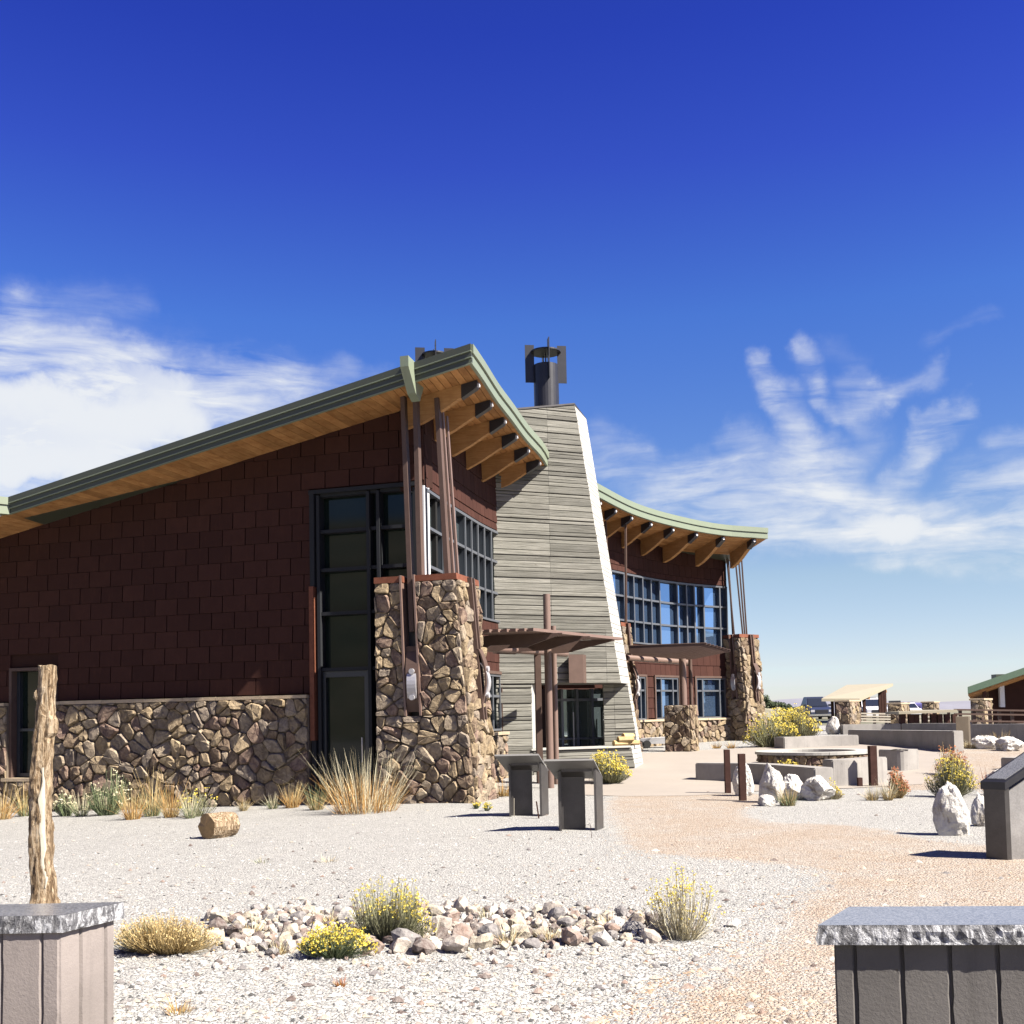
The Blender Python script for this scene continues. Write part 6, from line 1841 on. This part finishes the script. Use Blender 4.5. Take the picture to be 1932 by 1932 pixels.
# --- firewood on the hearth
def firewood():
    c = T(tp(1178, 1398)[0], hearth_z, 0) + dS * .35
    r = random.Random(9); grp = 'split firewood on the hearth'
    for i, (dx, dy, dz, an, L) in enumerate(((-.20, .0, .07, .15, .42), (.14, .05, .07, -.2, .40), (-.03, -.05, .17, .05, .46), (.02, .10, .25, .35, .36))):
        p = c + dT * dx + dS * dy + Zv * dz; d = (dT * math.cos(an) + dS * math.sin(an)).normalized()
        o = MB().tube(-d * L / 2, d * L / 2, .075, 7, .065).build('log', 'firewood'); o.location = p
        tag(o, ('left log of the yellow firewood stack on the tower hearth', 'right log of the yellow firewood stack on the tower hearth', 'middle log lying across the firewood stack on the hearth', 'topmost log of the firewood stack on the hearth')[i], 'log', grp)
firewood()
def cart():
    p = atY(1232, 1416, 36.0); g = ghz(p.x, 36.0); root = thing('cart', (p.x, 36.0, g), 'low pale two wheeled cart parked at the wainscot behind the tower foot', 'cart')
    x, y = p.x, 36.0
    MB().hexa([Vector((x - .35, y, g + .14)), Vector((x + .45, y, g + .14)), Vector((x + .45, y + .4, g + .14)), Vector((x - .35, y + .4, g + .14))], [Vector((x - .45, y - .05, g + .32)), Vector((x + .7, y - .05, g + .36)), Vector((x + .7, y + .45, g + .36)), Vector((x - .45, y + .45, g + .32))]).build('tray', 'white_panel', root)
    for dx in (-.42, -.2): MB().tube((x + dx, y - .1, g + .13), (x + dx, y - .04, g + .13), .13, 16).build('wheel', 'tyre', root)
    MB().tube((x + .6, y, g + .3), (x + .95, y, g + .45), .02, 6).build('handle', 'steel_brown', root)
cart()

# --- fence with stone pillars, rails, shelter, cars, right-hand building
FG = 'stone pillars with flat caps along the far fence'
stone_pier('stone_pillar', 1806 / 1932 * 1932 - 0 if False else 1581, 1603, 1623, 1368 - 44, 1370, 'leftmost stone fence pillar with a flat cap, in front of the shelter', Y=50, grp=FG, seed=201, sp=.34)
stone_pier('stone_pillar', 1679, 1700, 1716, 1329, 1368, 'second stone fence pillar with a flat cap, right of the white parked car', Y=52, grp=FG, seed=205, sp=.34)
stone_pier('stone_pillar', 1743, 1762, 1772, 1326, 1352, 'small distant stone fence pillar, third from the left', Y=62, grp=FG, seed=209, sp=.36)
stone_pier('stone_pillar', 1836, 1857, 1876, 1321, 1362, 'stone fence pillar beside the green roofed building at the right', Y=50, grp=FG, seed=213, sp=.34)
def rail_fence(name, u0, u1, vts, vb, Y, posts, label, mat='cap_stone', r=.035):
    a = atY(u0, vb, Y); root = thing(name, (a.x, Y, ghz(a.x, Y)), label, 'fence')
    for v0, v1 in vts: MB().bar(atY(u0, v0, Y), atY(u1, v1, Y), r * 2, r * 2.4).build('rail', mat, root)
    for u in posts:
        t_ = atY(u, vts[0][0] + (vts[0][1] - vts[0][0]) * (u - u0) / (u1 - u0) - 1, Y + .06); MB().box(t_.x - .06, t_.x + .06, Y + .05, Y + .15, ghz(t_.x, Y) - .2, t_.z).build('post', 'steel_brown', root)
    return root
rail_fence('rail_fence', 1624, 1680, ((1346, 1347), (1351, 1352), (1356, 1357), (1361, 1362)), 1368, 52, (1650, 1672), 'light rail fence between the two left stone pillars', 'bare_wood', .03)
rail_fence('rail_fence', 1717, 1800, ((1341, 1340), (1353, 1352), (1360, 1359)), 1366, 55, (1742, 1765, 1790), 'light rail fence between the second pillar and the monolith', 'bare_wood', .03)
rail_fence('rail_fence', 1800, 1960, ((1339, 1341), (1347, 1349), (1360, 1362)), 1366, 47, (1812, 1838, 1868, 1886, 1910, 1950), 'dark steel railing running to the right edge in front of the green roofed building', 'steel_brown', .03)
def slab_table():
    Y = 44; a = atY(1690, 1344, Y); g = ghz(a.x, Y); root = thing('long_counter', (a.x, Y, g), 'long flat pale timber counter on many dark legs behind the low wall', 'table')
    p = [atY(1696, 1347.5, Y), atY(1806, 1343.5, Y)]
    MB().hexa([p[0], p[1], p[1] + Vector((0, 1.6, 0)), p[0] + Vector((0, 1.6, 0))], [v + Zv * .10 for v in (p[0], p[1], p[1] + Vector((0, 1.6, 0)), p[0] + Vector((0, 1.6, 0)))]).build('counter_top', 'tan_roof', root)
    for u in (1702, 1718, 1728, 1744, 1760, 1772, 1786, 1800):
        t_ = atY(u, 1347, Y + .3); MB().box(t_.x - .10, t_.x + .10, Y + .2, Y + .4, ghz(t_.x, Y) - .2, t_.z - .004).build('leg', 'rusted_post', root)
slab_table()
def shelter():
    Y = 72.0
    q = [(1550, 1318, 70), (1622, 1318, 70), (1685, 1289.5, 78), (1598, 1292, 80)]
    P = [atY(u, v, y) for u, v, y in q]; c = P[0]
    root = thing('picnic_shelter', (P[0].x, 70, ghz(P[0].x, 70)), 'distant open shelter with a tilted tan roof on slender dark posts', 'shelter')
    MB().hexa([p - Zv * .18 for p in P], P).build('roof', 'tan_roof', root)
    for (u, y, vt) in ((1570, 71, 1318), (1577, 71, 1318), (1600, 76, 1318), (1607, 76, 1318), (1622, 72, 1318), (1630, 72, 1316), (1659, 76, 1304), (1664, 76, 1303), (1669, 76, 1301)):
        t_ = atY(u, vt, y); b = Vector((t_.x + (.0), y, ghz(t_.x, y) - .1)); MB().bar(b, t_, .16, .16).build('post', 'rusted_post', root)
    for (u, v, y) in ((1632, 1315, 72.5), (1664, 1303, 76.5)):
        t_ = atY(u, v, y); MB().box(t_.x - .9, t_.x + .3, y - .1, y + .1, t_.z - .15, t_.z + .05).build('rafter', 'rafter_wood', root)
shelter()
def car(u0, u1, vb, Y, label, paint, kind, grp='vehicles in the far car park', roof=None):
    """seen head on: lofted body from side-profile stations, nose toward the viewer"""
    W = (u1 - u0) / 2080 * Y; c = atY((u0 + u1) / 2, vb, Y); g = atY((u0 + u1) / 2, vb, Y).z
    root = thing('parked_car', (c.x, Y, g), label, 'car', grp); s_ = W / 1.95
    X = lambda x, y, z: Vector((c.x + x * s_, Y + y * s_, g + z * s_))
    st = [(-.05, .86, .35, .62), (0, .94, .28, .86), (.25, .97, .22, .95), (1.15, .97, .22, 1.05)] + [(1.2, .97, .22, 1.07), (4.6, .96, .22, 1.10), (4.7, .88, .4, .95)]
    vs, fs = [], []
    for (y, hw, z0, z1) in st:
        for x, z in ((-hw, z0 + .05), (-hw, z1 - .12), (-hw * .92, z1), (hw * .92, z1), (hw, z1 - .12), (hw, z0 + .05), (hw * .9, z0), (-hw * .9, z0)): vs.append(X(x, y, z))
    for i in range(len(st) - 1):
        for k in range(8): fs.append((8 * i + k, 8 * i + (k + 1) % 8, 8 * i + 8 + (k + 1) % 8, 8 * i + 8 + k))
    fs += [tuple(range(8)), tuple(8 * len(st) - 1 - k for k in range(8))]
    body = recalc(obj('body', vs, fs, paint, root))
    hh = 1.85 if kind == 'truck' else 1.72; y1 = 3.0 if kind == 'truck' else 4.4
    MB().hexa([X(-.90, 1.15, 1.05), X(.90, 1.15, 1.05), X(.90, y1 + .1, 1.09), X(-.90, y1 + .1, 1.09)], [X(-.70, 1.95, hh - .04), X(.70, 1.95, hh - .04), X(.70, y1 - .2, hh - .04), X(-.70, y1 - .2, hh - .04)]).build('cabin', paint, root)
    MB().hexa([X(-.80, 1.14, 1.10), X(.80, 1.14, 1.10), X(.80, 1.20, 1.10), X(-.80, 1.20, 1.10)], [X(-.65, 1.84, hh - .10), X(.65, 1.84, hh - .10), X(.65, 1.92, hh - .10), X(-.65, 1.92, hh - .10)]).build('windscreen', 'windscreen', root)
    MB().hexa([X(-.72, 1.93, hh - .038), X(.72, 1.93, hh - .038), X(.72, y1 - .18, hh - .038), X(-.72, y1 - .18, hh - .038)], [X(-.66, 2.05, hh + .02), X(.66, 2.05, hh + .02), X(.66, y1 - .3, hh + .02), X(-.66, y1 - .3, hh + .02)]).build('roof', paint, root)
    MB().hexa([X(-.50, -.08, .52), X(.50, -.08, .52), X(.50, -.02, .52), X(-.50, -.02, .52)], [X(-.50, -.08, .78), X(.50, -.08, .78), X(.50, .0, .78), X(-.50, .0, .78)]).build('grille', 'black_steel', root)
    MB().hexa([X(-.95, -.12, .30), X(.95, -.12, .30), X(.95, .0, .30), X(-.95, .0, .30)], [X(-.95, -.12, .46), X(.95, -.12, .46), X(.95, .0, .46), X(-.95, .0, .46)]).build('bumper', 'chrome' if kind == 'truck' else paint, root)
    for sx in (-1, 1):
        MB().hexa([X(sx * .72 - .16, -.05, .62), X(sx * .72 + .16, -.05, .62), X(sx * .72 + .16, .02, .62), X(sx * .72 - .16, .02, .62)], [X(sx * .72 - .16, -.03, .80), X(sx * .72 + .16, -.03, .80), X(sx * .72 + .16, .05, .80), X(sx * .72 - .16, .05, .80)]).build('headlight', 'silver', root)
        MB().box(X(sx * 1.02, 0, 0).x - .11 * s_, X(sx * 1.02, 0, 0).x + .11 * s_, X(0, 1.25, 0).y, X(0, 1.35, 0).y, X(0, 0, 1.08).z, X(0, 0, 1.25).z).build('mirror', 'black_steel', root)
        for yy in (.95, 3.7): MB().tube(X(sx * .80, yy, .36), X(sx * .97, yy, .36), .36 * s_, 16).build('wheel', 'tyre', root)
    for b in (-.55, .55):
        if kind == 'suv': MB().bar(X(b, 2.1, hh + .07), X(b, 4.0, hh + .07), .05 * s_, .05 * s_).build('roof_rail', 'black_steel', root)
    return root
car(1528, 1574, 1358, 88, 'dark blue pickup truck facing the viewer under the left end of the shelter', 'truck_paint', 'truck')
car(1634, 1681, 1358, 88, 'white car facing the viewer between the two left stone pillars', 'white_paint', 'suv')
car(1712, 1742, 1352, 120, 'small distant white car half hidden behind the railing', 'white_paint', 'suv')
def dark_car_roof():
    p = atY(1727, 1336, 126); root = thing('camping_trailer', (p.x, 126, ghz(p.x, 126)), 'distant purple blue load showing above the white car behind the fence', 'trailer')
    bevel(MB().box(p.x - 1.6, p.x + 1.6, 125, 129, ghz(p.x, 126), p.z + .6).build('body', 'blue_paint', root), .3, 3)
dark_car_roof()
def lamp_post():
    p = atY(1686, 1322, 58); g = ghz(p.x, 58); root = thing('lamp_post', (p.x, 58, g), 'slim dark lamp post rising behind the second fence pillar', 'lamp post')
    MB().tube((p.x - .1, 58, g), (p.x - .1, 58, p.z - .05), .04, 8).build('pole', 'black_steel', root)
    MB().box(p.x - .2, p.x + .3, 57.8, 58.2, p.z - .2, p.z).build('lamp_head', 'black_steel', root)
lamp_post()
def right_building():
    Y = 56
    a = atY(1826, 1308, Y); root = thing('green_roofed_building', (a.x, Y, ghz(a.x, Y)), 'single storey dark building with a low green metal roof at the right edge', 'building')
    b = atY(1960, 1262, Y); P = lambda p, dy, dz: p + Vector((dy * .47, dy, dz))
    cc = b + (b - a) * .9
    MB().hexa([P(a, 0, -.02), P(cc, 0, -.02), P(cc, 9, -.6), P(a, 9, -.6)], [P(a, 0, .32), P(cc, 0, .32), P(cc, 9, -.2), P(a, 9, -.2)]).build('roof', 'dark_green_roof', root)
    MB().hexa([P(a, .2, -.12), P(cc, .2, -.12), P(cc, 9, -.75), P(a, 9, -.75)], [P(a, .2, -.03), P(cc, .2, -.03), P(cc, 9, -.62), P(a, 9, -.62)]).build('soffit', 'soffit_wood', root)
    w0 = atY(1866, 1320, Y + 1.6); x1 = cc.x + .3
    zt_ = lambda x: a.z + (b.z - a.z) * (x - a.x) / (b.x - a.x) - .1
    MB().hexa([Vector((w0.x, Y + 1.6, .3)), Vector((x1, Y + 1.6, .3)), Vector((x1, Y + 2.4, .3)), Vector((w0.x + .4, Y + 2.4, .3))], [Vector((w0.x, Y + 1.6, zt_(w0.x))), Vector((x1, Y + 1.6, zt_(x1))), Vector((x1, Y + 2.4, zt_(x1) - .2)), Vector((w0.x + .4, Y + 2.4, zt_(w0.x) - .2))]).build('wall', 'shingle_backing', root)
    t_ = atY(1856, 1300, Y + .8); MB().box(t_.x - .07, t_.x + .07, Y + .7, Y + .84, .4, zt_(t_.x)).build('post', 'rusted_post', root)
    t_ = atY(1893, 1315, Y + 1.2); MB().box(t_.x - .12, t_.x + .12, Y + 1.3, Y + 1.5, 1.6, zt_(t_.x)).build('wall_light', 'white_panel', root)
    t_ = atY(1888, 1272, Y + 3); MB().box(t_.x - .25, t_.x + .25, Y + 3, Y + 3.6, t_.z - 1.0, t_.z).build('chimney', 'green_metal', root)
right_building()

# --- junipers on the hill
def juniper(u, vb, vt, Y, seed, label):
    r = random.Random(seed); p = atY(u, vb, Y); H = (vb - vt) / 2080 * Y; root = thing('juniper_tree', p, label, 'tree', 'junipers on the rocky hill')
    MB().tube(p - Zv * .5, p + Zv * H * .5, .10, 7, .04).build('trunk', 'bark', root)
    mb = MB(); W = H * .55
    cl = [(r.gauss(0, .35) * W, r.gauss(0, .35) * W, H * r.uniform(.25, .85), W * r.uniform(.3, .5)) for _ in range(9)]
    for i in range(420):
        cx, cy, cz, cr = r.choice(cl); d = Vector((r.gauss(0, 1), r.gauss(0, 1), r.gauss(0, 1))).normalized() * cr * r.random() ** .4
        c = p + Vector((cx, cy, cz)) + d; a = Vector((r.gauss(0, 1), r.gauss(0, 1), r.gauss(0, 1))).normalized(); b = a.orthogonal().normalized(); q = .11 * r.uniform(.6, 1.4)
        k = len(mb.v); mb.v += [tuple(c + a * q), tuple(c + b * q), tuple(c - a * q)]; mb.f.append((k, k + 1, k + 2))
    tag(mb.build('crown', 'juniper', root, fix=False), kind='stuff')
for i, (u, vb, vt, lab) in enumerate(((1434, 1340, 1311, 'tallest dark juniper next to the last stone pier'), (1446, 1342, 1318, 'dark juniper on the hill, second from the building'), (1460, 1343, 1322, 'middle juniper on the rocky hill slope'),
      (1474, 1344, 1325, 'rounded juniper right of the middle of the hill'), (1487, 1345, 1328, 'low juniper on the right shoulder of the hill'), (1502, 1346, 1333, 'small lone juniper above the yellow bushes'), (1514, 1346, 1334, 'last small juniper at the foot of the hill'))):
    juniper(u, vb, vt, 100, 400 + i, lab)
flush_pieces()
